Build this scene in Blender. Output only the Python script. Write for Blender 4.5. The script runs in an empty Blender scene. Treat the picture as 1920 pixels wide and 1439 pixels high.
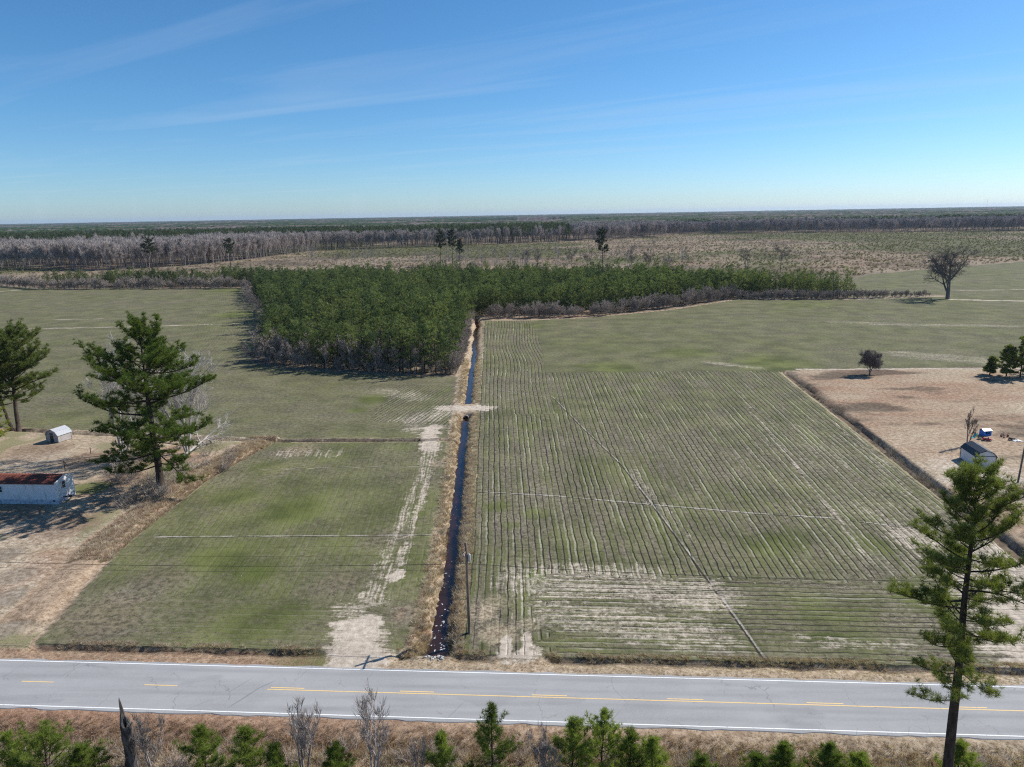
import bpy, math, random
import numpy as np
from mathutils import Vector

R = math.radians
scene = bpy.context.scene
COL = scene.collection

# ------------------------------------------------------------------ camera
CAM_H, PITCH, ROLL, FOC = 42.7, R(13.4), R(1.01), 1333.0
fwd = Vector((0, math.cos(PITCH), -math.sin(PITCH)))
up0 = Vector((0, math.sin(PITCH), math.cos(PITCH)))
rgt = Vector((1, 0, 0)) * math.cos(ROLL) - up0 * math.sin(ROLL)
upv = Vector((1, 0, 0)) * math.sin(ROLL) + up0 * math.cos(ROLL)
cd = bpy.data.cameras.new('camera')
cam = bpy.data.objects.new('camera', cd)
COL.objects.link(cam)
from mathutils import Matrix
m = Matrix((rgt, upv, -fwd)).transposed().to_4x4()
m.translation = (0, 0, CAM_H)
cam.matrix_world = m
cd.sensor_width = 36.0
cd.sensor_fit = 'HORIZONTAL'
cd.lens = FOC / 1920.0 * 36.0
cd.clip_start = 0.5
cd.clip_end = 60000
scene.camera = cam

# ------------------------------------------------------------------ world, sun, exposure
SUN_AZ, SUN_EL = R(63.8), R(40.6)          # bearing clockwise from +Y
w = bpy.data.worlds.new('World')
scene.world = w
w.use_nodes = True
wt = w.node_tree
wt.nodes.clear()
wo = wt.nodes.new('ShaderNodeOutputWorld')
bg = wt.nodes.new('ShaderNodeBackground')
sky = wt.nodes.new('ShaderNodeTexSky')
sky.sky_type = 'NISHITA'
sky.sun_disc = False
sky.sun_elevation = SUN_EL
sky.sun_rotation = SUN_AZ
sky.altitude = 0
sky.air_density = 0.8
sky.dust_density = 0.3
sky.ozone_density = 6.0
bg.inputs['Strength'].default_value = 0.084
# thin cirrus drawn out along the wind, over the whole sky
tc = wt.nodes.new('ShaderNodeTexCoord')
sep = wt.nodes.new('ShaderNodeSeparateXYZ')
wt.links.new(tc.outputs['Generated'], sep.inputs[0])
mz = wt.nodes.new('ShaderNodeMath'); mz.operation = 'MAXIMUM'; mz.inputs[1].default_value = 0.03
wt.links.new(sep.outputs['Z'], mz.inputs[0])
dx = wt.nodes.new('ShaderNodeMath'); dx.operation = 'DIVIDE'
dy = wt.nodes.new('ShaderNodeMath'); dy.operation = 'DIVIDE'
wt.links.new(sep.outputs['X'], dx.inputs[0]); wt.links.new(mz.outputs[0], dx.inputs[1])
wt.links.new(sep.outputs['Y'], dy.inputs[0]); wt.links.new(mz.outputs[0], dy.inputs[1])
cmb = wt.nodes.new('ShaderNodeCombineXYZ')
wt.links.new(dx.outputs[0], cmb.inputs[0]); wt.links.new(dy.outputs[0], cmb.inputs[1])
mp = wt.nodes.new('ShaderNodeMapping')
mp.inputs['Scale'].default_value = (0.16, 1.0, 1)
mp.inputs['Location'].default_value = (3.1, 0.9, 0)
mr = wt.nodes.new('ShaderNodeMapping'); mr.inputs['Rotation'].default_value = (0, 0, R(-146))
wt.links.new(cmb.outputs[0], mr.inputs[0]); wt.links.new(mr.outputs[0], mp.inputs[0])
cn = wt.nodes.new('ShaderNodeTexNoise')
cn.inputs['Scale'].default_value = 1.0; cn.inputs['Detail'].default_value = 7
cn.inputs['Roughness'].default_value = 0.55; cn.inputs['Distortion'].default_value = 0.6
wt.links.new(mp.outputs[0], cn.inputs['Vector'])
cr = wt.nodes.new('ShaderNodeMapRange')
cr.inputs['From Min'].default_value = 0.52; cr.inputs['From Max'].default_value = 0.78
cr.inputs['To Min'].default_value = 0.0; cr.inputs['To Max'].default_value = 0.24
wt.links.new(cn.outputs['Fac'], cr.inputs['Value'])
cm = wt.nodes.new('ShaderNodeMix'); cm.data_type = 'RGBA'
wt.links.new(cr.outputs['Result'], cm.inputs['Factor'])
hs = wt.nodes.new('ShaderNodeHueSaturation'); hs.inputs['Saturation'].default_value = 1.12; hs.inputs['Hue'].default_value = 0.491
wt.links.new(sky.outputs['Color'], hs.inputs['Color'])
tn_ = wt.nodes.new('ShaderNodeMix'); tn_.data_type = 'RGBA'; tn_.blend_type = 'MULTIPLY'; tn_.inputs['Factor'].default_value = 1.0
tn_.inputs[7].default_value = (1.0, 1.12, 1.22, 1)
wt.links.new(hs.outputs['Color'], tn_.inputs[6]); wt.links.new(tn_.outputs[2], cm.inputs[6])
cm.inputs[7].default_value = (5.4, 6.6, 8.0, 1)
wt.links.new(cm.outputs[2], bg.inputs['Color'])
wt.links.new(bg.outputs[0], wo.inputs['Surface'])

sd = bpy.data.lights.new('sun', 'SUN')
sd.energy = 4.9
sd.angle = R(0.53)
sd.color = (1.0, 0.955, 0.89)
sun = bpy.data.objects.new('sun', sd)
COL.objects.link(sun)
sdir = Vector((math.sin(SUN_AZ) * math.cos(SUN_EL), math.cos(SUN_AZ) * math.cos(SUN_EL), math.sin(SUN_EL)))
sun.rotation_euler = sdir.to_track_quat('Z', 'Y').to_euler()
sun.location = (300, 150, 300)

scene.view_settings.view_transform = 'Standard'
scene.view_settings.look = 'None'
scene.view_settings.exposure = 0.35
scene.view_settings.gamma = 1.0
scene.view_settings.use_curve_mapping = False
scene.render.engine = 'CYCLES'
scene.cycles.max_bounces = 6
scene.cycles.diffuse_bounces = 3
scene.cycles.transparent_max_bounces = 8
scene.cycles.volume_bounces = 0
scene.cycles.use_denoising = False
scene.cycles.filter_width = 1.15

# ------------------------------------------------------------------ survey helpers: where a sight line meets the ground
def site(x, y, z=0.0):
    d = fwd + rgt * ((x - 959.5) / FOC) - upv * ((y - 719.5) / FOC)
    t = (z - CAM_H) / d.z
    return (d.x * t, d.y * t)
def sight(x, y, Y):
    d = fwd + rgt * ((x - 959.5) / FOC) - upv * ((y - 719.5) / FOC)
    t = Y / d.y
    return (d.x * t, CAM_H + d.z * t)
def height_of(base, ytop):
    X, Y = site(*base)
    return X, Y, sight(base[0], ytop, Y)[1]

# ------------------------------------------------------------------ noise
def _hash(ix, iy, seed):
    h = (ix.astype(np.int64) * 374761393 + iy.astype(np.int64) * 668265263 + seed * 974711) & 0xFFFFFFFF
    h = ((h ^ (h >> 13)) * 1274126177) & 0xFFFFFFFF
    return ((h ^ (h >> 16)) & 0xFFFFFF) / float(0xFFFFFF)
def vnoise(x, y, seed=0):
    ix, iy = np.floor(x), np.floor(y)
    fx, fy = x - ix, y - iy
    fx, fy = fx * fx * (3 - 2 * fx), fy * fy * (3 - 2 * fy)
    a, b = _hash(ix, iy, seed), _hash(ix + 1, iy, seed)
    c, d = _hash(ix, iy + 1, seed), _hash(ix + 1, iy + 1, seed)
    return (a * (1 - fx) + b * fx) * (1 - fy) + (c * (1 - fx) + d * fx) * fy
def fbm(x, y, seed=0, o=4):
    s, a, t = 0, 0.5, 0
    for i in range(o):
        s = s + a * vnoise(x * 2 ** i, y * 2 ** i, seed + i * 17); t += a; a *= 0.5
    return s / t
def sstep(a, b, x):
    t = np.clip((x - a) / (b - a), 0, 1)
    return t * t * (3 - 2 * t)
def pline(x, y, pts):
    """distance to a polyline, side (+ right of travel), and length along it"""
    best = np.full(np.shape(x), 1e9); side = np.zeros(np.shape(x)); al = np.zeros(np.shape(x)); L = 0
    for (x0, y0), (x1, y1) in zip(pts[:-1], pts[1:]):
        dx, dy = x1 - x0, y1 - y0; l2 = dx * dx + dy * dy; l = math.sqrt(l2)
        t = np.clip(((x - x0) * dx + (y - y0) * dy) / l2, 0, 1)
        d = np.hypot(x - x0 - t * dx, y - y0 - t * dy)
        k = d < best
        best = np.where(k, d, best)
        side = np.where(k, np.sign(dy * (x - x0) - dx * (y - y0)), side)
        al = np.where(k, L + t * l, al); L += l
    return best, side, al
def inpoly(x, y, poly):
    r = np.zeros(np.shape(x), bool); n = len(poly)
    for i in range(n):
        x0, y0 = poly[i]; x1, y1 = poly[(i + 1) % n]
        if y0 == y1: continue
        c = ((y0 > y) != (y1 > y)) & (x < (x1 - x0) * (y - y0) / (y1 - y0) + x0)
        r ^= c
    return r

# ------------------------------------------------------------------ mesh builder
class MB:
    def __init__(s): s.v = []; s.f = []; s.n = 0
    def add(s, v, f, mat=0):
        v = np.asarray(v, float).reshape(-1, 3); f = np.asarray(f, int)
        s.v.append(v); s.f.append((f + s.n, mat)); s.n += len(v)
    def box(s, c, d, mat=0, rz=0.0):
        q = np.array([(i, j, k) for i in (-.5, .5) for j in (-.5, .5) for k in (-.5, .5)]) * np.array(d)
        if rz: q = q @ np.array([[math.cos(rz), math.sin(rz), 0], [-math.sin(rz), math.cos(rz), 0], [0, 0, 1]])
        s.add(q + np.array(c), [(0, 1, 3, 2), (4, 6, 7, 5), (0, 4, 5, 1), (2, 3, 7, 6), (0, 2, 6, 4), (1, 5, 7, 3)], mat)
    def tube(s, P, rad, k=6, mat=0, cap=True, jit=0.0, rng=None):
        P = np.asarray(P, float); n = len(P); rad = np.broadcast_to(np.asarray(rad, float), (n,))
        T = np.gradient(P, axis=0); T /= np.linalg.norm(T, axis=1)[:, None] + 1e-9
        ref = np.where(np.abs(T[:, 2:3]) > .9, np.array([[1., 0, 0]]), np.array([[0, 0, 1.]]))
        A = np.cross(T, ref); A /= np.linalg.norm(A, axis=1)[:, None] + 1e-9
        B = np.cross(T, A)
        a = np.arange(k) * 2 * math.pi / k
        rr = rad[:, None] * (1 + (rng.uniform(-jit, jit, (n, k)) if jit else 0))
        V = P[:, None] + rr[..., None] * (np.cos(a)[None, :, None] * A[:, None] + np.sin(a)[None, :, None] * B[:, None])
        i, j = np.meshgrid(np.arange(n - 1), np.arange(k), indexing='ij'); i, j = i.ravel(), j.ravel(); j2 = (j + 1) % k
        s.add(V.reshape(-1, 3), np.stack([i * k + j, i * k + j2, (i + 1) * k + j2, (i + 1) * k + j], 1), mat)
        if cap:
            b = s.n - n * k
            for o in (0, (n - 1) * k):
                s.add(np.array([P[0] if o == 0 else P[-1]]), np.zeros((0, 3), int), mat)
                cc = s.n - 1
                F = np.stack([np.full(k, cc), b + o + np.arange(k), b + o + (np.arange(k) + 1) % k], 1)
                s.f.append((F, mat))
    def blades(s, C, D, L, W, rng, mat=0):
        """thin tapering triangles from C along D"""
        C = np.asarray(C, float); D = np.asarray(D, float); n = len(C)
        Dn = D / (np.linalg.norm(D, axis=1)[:, None] + 1e-9)
        S = np.cross(Dn, rng.normal(size=(n, 3))); S /= np.linalg.norm(S, axis=1)[:, None] + 1e-9
        L = np.broadcast_to(L, (n,))[:, None]; W = np.broadcast_to(W, (n,))[:, None]
        V = np.stack([C - S * W / 2, C + S * W / 2, C + Dn * L], 1)
        s.add(V.reshape(-1, 3), np.arange(3 * n).reshape(-1, 3), mat)
    def sheet(s, poly, z, mat=0):
        s.add([(x, y, z) for x, y in poly], [list(range(len(poly)))], mat)
    def prism(s, poly, y0, y1, mat=0, fn=None):
        """closed section poly (x,z) swept along y"""
        n = len(poly)
        v = [(x, y0, z) for x, z in poly] + [(x, y1, z) for x, z in poly]
        s.add(v, [(i, (i + 1) % n, n + (i + 1) % n, n + i) for i in range(n)], mat)
        b = s.n - 2 * n
        s.f.append((np.array([list(range(b, b + n))]), mat)); s.f.append((np.array([list(range(b + n, b + 2 * n))]), mat))
    def mesh(s, name, mats, smooth=False):
        V = np.concatenate(s.v); me = bpy.data.meshes.new(name)
        fs = [(f, mt) for f, mt in s.f if len(f)]
        tot = np.concatenate([np.full(len(f), f.shape[1]) for f, _ in fs])
        loops = np.concatenate([f.ravel() for f, _ in fs])
        mi = np.concatenate([np.full(len(f), mt) for f, mt in fs])
        me.vertices.add(len(V)); me.vertices.foreach_set('co', V.astype(np.float32).ravel())
        me.loops.add(len(loops)); me.loops.foreach_set('vertex_index', loops.astype(np.int32))
        st = np.concatenate([[0], np.cumsum(tot)[:-1]])
        me.polygons.add(len(tot)); me.polygons.foreach_set('loop_start', st.astype(np.int32))
        me.polygons.foreach_set('material_index', mi.astype(np.int32))
        me.polygons.foreach_set('use_smooth', np.full(len(tot), smooth))
        for q in (mats if isinstance(mats, (list, tuple)) else [mats]): me.materials.append(q)
        me.update(calc_edges=True)
        return me
    def obj(s, name, mats, parent=None, smooth=False):
        o = bpy.data.objects.new(name, s.mesh(name, mats, smooth)); COL.objects.link(o)
        if parent: o.parent = parent
        return o
def link(name, me, parent=None):
    o = bpy.data.objects.new(name, me); COL.objects.link(o)
    if parent: o.parent = parent
    return o
def tag(o, label=None, cat=None, group=None, kind=None):
    if label: o['label'] = label
    if cat: o['category'] = cat
    if group: o['group'] = group
    if kind: o['kind'] = kind
    return o
def thing(name, label, cat, loc=(0, 0, 0), rz=0, group=None, scale=1.0):
    o = bpy.data.objects.new(name, None); COL.objects.link(o)
    o.empty_display_size = 0.2
    o.location = loc; o.rotation_euler = (0, 0, rz)
    o.scale = (scale,) * 3 if not isinstance(scale, tuple) else scale
    return tag(o, label, cat, group)
def place(name, label, cat, parts, loc, rz=0, scale=1.0, group=None):
    """a thing whose parts share mesh data with its look-alikes"""
    t = thing(name, label, cat, loc, rz, group, scale)
    for pn, me in parts: link(pn, me, t)
    return t
PROTO = {}
def proto_collection(key, meshes):
    c = bpy.data.collections.new(key)
    for i, me in enumerate(meshes):
        c.objects.link(bpy.data.objects.new('%s_%02d' % (key, i), me))
    return c
def scatter(name, pts, scl, rot, idx, coll, label, kind='stuff', cat=None):
    """one mass of look-alikes nobody could count: points carrying instances"""
    me = bpy.data.meshes.new(name); n = len(pts)
    me.vertices.add(n); me.vertices.foreach_set('co', np.asarray(pts, np.float32).ravel())
    for an, tp, v in (('scl', 'FLOAT', scl), ('rot', 'FLOAT', rot), ('idx', 'INT', idx)):
        a = me.attributes.new(an, tp, 'POINT'); a.data.foreach_set('value', np.asarray(v, np.int32 if tp == 'INT' else np.float32))
    o = link(name, me); tag(o, label, cat, None, kind)
    g = bpy.data.node_groups.new(name, 'GeometryNodeTree')
    g.interface.new_socket('Geometry', in_out='INPUT', socket_type='NodeSocketGeometry')
    g.interface.new_socket('Geometry', in_out='OUTPUT', socket_type='NodeSocketGeometry')
    nn, ll = g.nodes, g.links
    gi, go = nn.new('NodeGroupInput'), nn.new('NodeGroupOutput')
    ip = nn.new('GeometryNodeInstanceOnPoints'); ci = nn.new('GeometryNodeCollectionInfo')
    ci.inputs['Collection'].default_value = coll
    ci.inputs['Separate Children'].default_value = True; ci.inputs['Reset Children'].default_value = True
    def at(an, tp):
        q = nn.new('GeometryNodeInputNamedAttribute'); q.data_type = tp; q.inputs['Name'].default_value = an
        return q.outputs['Attribute']
    cx = nn.new('ShaderNodeCombineXYZ'); ll.new(at('rot', 'FLOAT'), cx.inputs['Z'])
    ip.inputs['Pick Instance'].default_value = True
    ll.new(gi.outputs[0], ip.inputs['Points']); ll.new(ci.outputs[0], ip.inputs['Instance'])
    ll.new(at('idx', 'INT'), ip.inputs['Instance Index']); ll.new(cx.outputs[0], ip.inputs['Rotation'])
    ll.new(at('scl', 'FLOAT'), ip.inputs['Scale']); ll.new(ip.outputs[0], go.inputs[0])
    md = o.modifiers.new('scatter', 'NODES'); md.node_group = g
    return o

# ------------------------------------------------------------------ material helpers
class NT:
    def __init__(s, name):
        s.m = bpy.data.materials.new(name); s.m.use_nodes = True; s.t = s.m.node_tree; s.t.nodes.clear()
        s.out = s.t.nodes.new('ShaderNodeOutputMaterial')
    def n(s, ty, **k):
        q = s.t.nodes.new(ty)
        for a, b in k.items(): setattr(q, a, b)
        return q
    def put(s, sock, v):
        if isinstance(v, bpy.types.NodeSocket): s.t.links.new(v, sock)
        elif isinstance(v, (tuple, list)) and sock.type == 'RGBA' and len(v) == 3: sock.default_value = (*v, 1)
        else: sock.default_value = v
    def pos(s): return s.n('ShaderNodeNewGeometry').outputs['Position']
    def obj(s): return s.n('ShaderNodeTexCoord').outputs['Object']
    def rnd(s): return s.n('ShaderNodeObjectInfo').outputs['Random']
    def attr(s, a): return s.n('ShaderNodeAttribute', attribute_name=a).outputs['Fac']
    def noise(s, vec, scale, detail=3, rough=0.55, dist=0.0):
        q = s.n('ShaderNodeTexNoise'); s.put(q.inputs['Vector'], vec); q.inputs['Scale'].default_value = scale
        q.inputs['Detail'].default_value = detail; q.inputs['Roughness'].default_value = rough; q.inputs['Distortion'].default_value = dist
        return q.outputs['Fac']
    def math(s, op, a, b=0.0, c=None, clamp=False):
        q = s.n('ShaderNodeMath', operation=op, use_clamp=clamp); s.put(q.inputs[0], a); s.put(q.inputs[1], b)
        if c is not None: s.put(q.inputs[2], c)
        return q.outputs[0]
    def rng(s, v, a, b, c=0.0, d=1.0, smooth=True):
        q = s.n('ShaderNodeMapRange', interpolation_type='SMOOTHSTEP' if smooth else 'LINEAR')
        for i, z in enumerate((v, a, b, c, d)): s.put(q.inputs[i], z)
        return q.outputs['Result']
    def mix(s, f, a, b, mode='MIX'):
        q = s.n('ShaderNodeMix', data_type='RGBA', blend_type=mode); s.put(q.inputs['Factor'], f)
        s.put(q.inputs[6], a); s.put(q.inputs[7], b)
        return q.outputs[2]
    def xyz(s, x, y, z=0.0):
        q = s.n('ShaderNodeCombineXYZ'); s.put(q.inputs[0], x); s.put(q.inputs[1], y); s.put(q.inputs[2], z)
        return q.outputs[0]
    def scalev(s, v, sc):
        q = s.n('ShaderNodeMapping'); s.put(q.inputs['Vector'], v); q.inputs['Scale'].default_value = sc
        return q.outputs[0]
    def bump(s, h, strength=0.5, dist=0.1):
        q = s.n('ShaderNodeBump'); s.put(q.inputs['Height'], h); q.inputs['Strength'].default_value = strength
        q.inputs['Distance'].default_value = dist
        return q.outputs[0]
    def bsdf(s, col, rough=0.9, spec=0.2, metal=0.0, normal=None, trans=None, sub=None):
        q = s.n('ShaderNodeBsdfPrincipled'); s.put(q.inputs['Base Color'], col); s.put(q.inputs['Roughness'], rough)
        q.inputs['Specular IOR Level'].default_value = spec; q.inputs['Metallic'].default_value = metal
        if normal is not None: s.put(q.inputs['Normal'], normal)
        o = q.outputs[0]
        if trans:
            tr = s.n('ShaderNodeBsdfTranslucent'); s.put(tr.inputs['Color'], sub if sub is not None else col)
            mx = s.n('ShaderNodeMixShader'); mx.inputs[0].default_value = trans
            s.t.links.new(o, mx.inputs[1]); s.t.links.new(tr.outputs[0], mx.inputs[2]); o = mx.outputs[0]
        s.t.links.new(o, s.out.inputs['Surface'])
        return s.m
def mat_plain(name, col, rough=0.7, var=0.15, scale=3.0, metal=0.0, spec=0.3, bump=0.0):
    k = NT(name); p = k.obj(); n1 = k.noise(p, scale, 5); n2 = k.noise(p, scale * 9, 3)
    v = k.rng(k.math('ADD', k.math('MULTIPLY', n1, .7), k.math('MULTIPLY', n2, .3)), .3, .7, 1 - var, 1 + var)
    c = k.mix(1.0, col, k.xyz(v, v, v), 'MULTIPLY')
    return k.bsdf(c, rough, spec, metal, k.bump(n2, bump, .02) if bump else None)
def mat_leaf(name, a, b, trans=0.3, tip=None):
    k = NT(name); r = k.rnd(); n = k.noise(k.pos(), .9, 2); n2 = k.noise(k.pos(), .09, 2)
    f = k.math('ADD', k.math('MULTIPLY', r, .5), k.math('MULTIPLY', k.math('ADD', n, n2), .35), clamp=True)
    c = k.mix(k.rng(f, .25, .85), a, b)
    return k.bsdf(c, .55, .25, 0, None, trans, k.mix(1.0, c, (1.5, 1.55, .7), 'MULTIPLY'))
def mat_bark(name, a, b, sc=4.0):
    k = NT(name); p = k.obj(); n = k.noise(k.scalev(p, (1, 1, .25)), sc, 5, .65); r = k.rnd()
    c = k.mix(k.rng(n, .3, .7), a, b)
    v = k.rng(r, 0, 1, .8, 1.2); c = k.mix(1.0, c, k.xyz(v, v, v), 'MULTIPLY')
    return k.bsdf(c, .9, .15, 0, k.bump(n, .6, .04))

# ------------------------------------------------------------------ layout of the land (metres, camera above the origin, +Y away from it)
UX, UY, NX, NY = 0.99755, -0.0700, 0.0700, 0.99755         # road axis and its normal
ROAD_N, ROAD_W = 56.2, 3.55
def nco(x, y): return NX * x + NY * y
def sco(x, y): return UX * x + UY * y
def rd(s, n): return (UX * s + NX * n, UY * s + NY * n)
MAIN = [(-8.2, 62.6), (-8.3, 66.4), (-8.25, 87), (-9.0, 109.5), (-10.1, 145.7), (-10.5, 163), (-11.5, 198), (-13.9, 289), (-15.0, 304)]
MAIN_E = [(-6.2, 62), (-6.3, 87), (-7.0, 109.5), (-8.0, 145.7), (-8.4, 163), (-9.3, 198), (-11.6, 289)]
RB = [(61.4, 57.0), (65.9, 102.9), (74.2, 187.5)]           # border between right field and right yard
TOPD = [(-108, 145.6), (-75, 138.6), (-47, 134.3), (-18.6, 133.0)]
TOPD2 = [(-14.2, 132.8), (-10.5, 132.6)]
LB = [(-50.5, 64.5), (-53.2, 90.8), (-52.0, 113), (-47.2, 133.6)]
WATER_Z = -1.15
WOOD_L = [(-15, 188.5), (-38.5, 193.4), (-61, 200), (-79.6, 213), (-92, 262), (-108, 307), (-122, 345), (-140, 380), (-168, 455), (-309, 472.6), (-361, 507), (-520, 545)]
WOOD_R = [(-8.3, 295), (27.3, 295), (69.4, 314.6), (110.9, 349), (155, 342.5), (204, 348)]
CLEAR_R = [(204, 350), (233.6, 472), (403, 562), (700, 660)]
FL = [(-50, 63.5), (-53, 90.8), (-51.8, 113), (-47, 133), (-12.3, 132), (-11.2, 100), (-10.8, 68), (-12, 62.0), (-49, 63.6)]
BL = [(-12.9, 134), (-15, 188)] + WOOD_L[1:] + [(-900, 600), (-900, 240), (-108, 147), (-47, 135.5)]
RF = [(-5.6, 61.6)] + MAIN_E[1:] + [(-12, 293), (8, 291), (10.5, 240), (9, 192), (74, 189)] + [(65.7, 102.9), (60.9, 62.0), (60, 56.5)]
BR = [(9, 192), (10.5, 240), (8, 291), (27, 294), (69, 313.5), (111, 348), (155, 341.5), (172, 357), (204, 430), (233.6, 471), (403, 561), (900, 690), (900, 190), (74, 189)]
FURROWS = [([site(*p) for p in q], wd) for q, wd in (
    ([(290, 1007), (500, 1005), (700, 1004), (835, 1002)], .22), ([(490, 881), (660, 876), (845, 874)], .13),
    ([(880, 921), (1040, 930), (1220, 946), (1400, 962), (1560, 972), (1720, 992)], .24),
    ([(1035, 745), (1090, 800), (1165, 872), (1222, 946), (1270, 1010), (1330, 1092), (1390, 1175), (1443, 1250)], .22),
    ([(893, 727), (960, 735), (1010, 742)], .2), ([(1510, 567), (1600, 588), (1720, 614), (1900, 640)], .28),
    )]
SAND = [  # polyline (sight lines on the ground), half width, strength
    ([(670, 1185), (672, 1250)], 3.4, .95), ([(640, 1160), (700, 1105), (722, 1040), (760, 960), (790, 880), (806, 835)], 1.2, .42),
    ([(690, 1135), (735, 1080), (770, 1000), (800, 900), (812, 840)], 1.0, .47), ([(735, 1085), (748, 1075)], 1.1, .9), ([(650, 1150), (700, 1120)], 2.4, .45),
    ([(770, 806), (850, 800)], 2.4, .48), ([(808, 800), (806, 842)], 2.1, .85), ([(770, 790), (850, 770)], 5, .40), ([(830, 766), (912, 765)], 2.5, 1.0), ([(950, 1200), (948, 1240)], .8, 1.0),
    ([(985, 1195), (985, 1240)], .8, 1.0), ([(935, 1228), (1000, 1230)], 1.2, .7), ([(1700, 1000), (1790, 1060), (1850, 1130), (1910, 1240)], 4.0, .50),
    ([(1880, 1050), (1990, 1250)], 7.5, .75), ([(1640, 960), (1800, 1080)], 1.6, .4), ([(780, 745), (720, 735)], 5, .35),
    ([(540, 850), (620, 850)], 3.5, .38), ([(1330, 680), (1420, 690)], 3, .4), ([(1700, 665), (1900, 680)], 8, .38), ([(1640, 608), (1900, 612)], 4, .38),
    ([(1560, 604), (1650, 606)], 4, .36), ([(50, 617), (250, 613), (480, 606)], 1.6, .5), ([(0, 547), (70, 541)], 2.0, .9), ([(1780, 562), (1930, 565)], 2.0, .8), ([(1800, 545), (1930, 543)], 1.6, .6),
    ([(100, 600), (190, 598)], 1.3, .5), ([(1495, 693), (1920, 691)], .9, .8), ([(985, 1090), (1330, 1120)], 5.0, .44), ([(1010, 1075), (1200, 1078)], 3.0, .46),
    ([(1040, 1150), (1320, 1190)], 4.5, .42), ([(1500, 1200), (1700, 1215)], 1.2, .36), ([(895, 735), (897, 700), (905, 640)], 1.1, .4), ([(1390, 745), (1480, 860), (1560, 960), (1640, 1060)], .6, .40), ([(1560, 790), (1700, 930)], .5, .36), ([(1540, 745), (1760, 985)], .5, .34), ([(1180, 880), (1290, 1010)], 1.2, .30)]
GREEN = [(440, 930, 6, .25), (500, 880, 5, .3), (560, 960, 6, .2), (400, 1050, 6, .25), (480, 1075, 4, .3), (780, 965, 1.8, .35), (500, 1160, 6, .15), (1005, 1080, 2.2, .6), (1190, 737, 3, .35), (1200, 715, 3, .2), (1480, 1010, 5, .2),
         (1440, 1020, 5, .3), (1760, 1130, 5, .4), (1640, 1020, 4, .25), (990, 612, 9, .2), (1150, 690, 12, .3), (930, 950, 3, .3), (1000, 965, 3, .3), (700, 750, 5, .35), (670, 770, 4, .3), (450, 590, 16, .35), (430, 545, 20, .2), (1290, 660, 12, .2), (1450, 680, 14, .3),
         (1500, 570, 20, .2), (1000, 800, 4, .25), (1580, 1180, 8, .2), (960, 985, 2, .3)]

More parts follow.
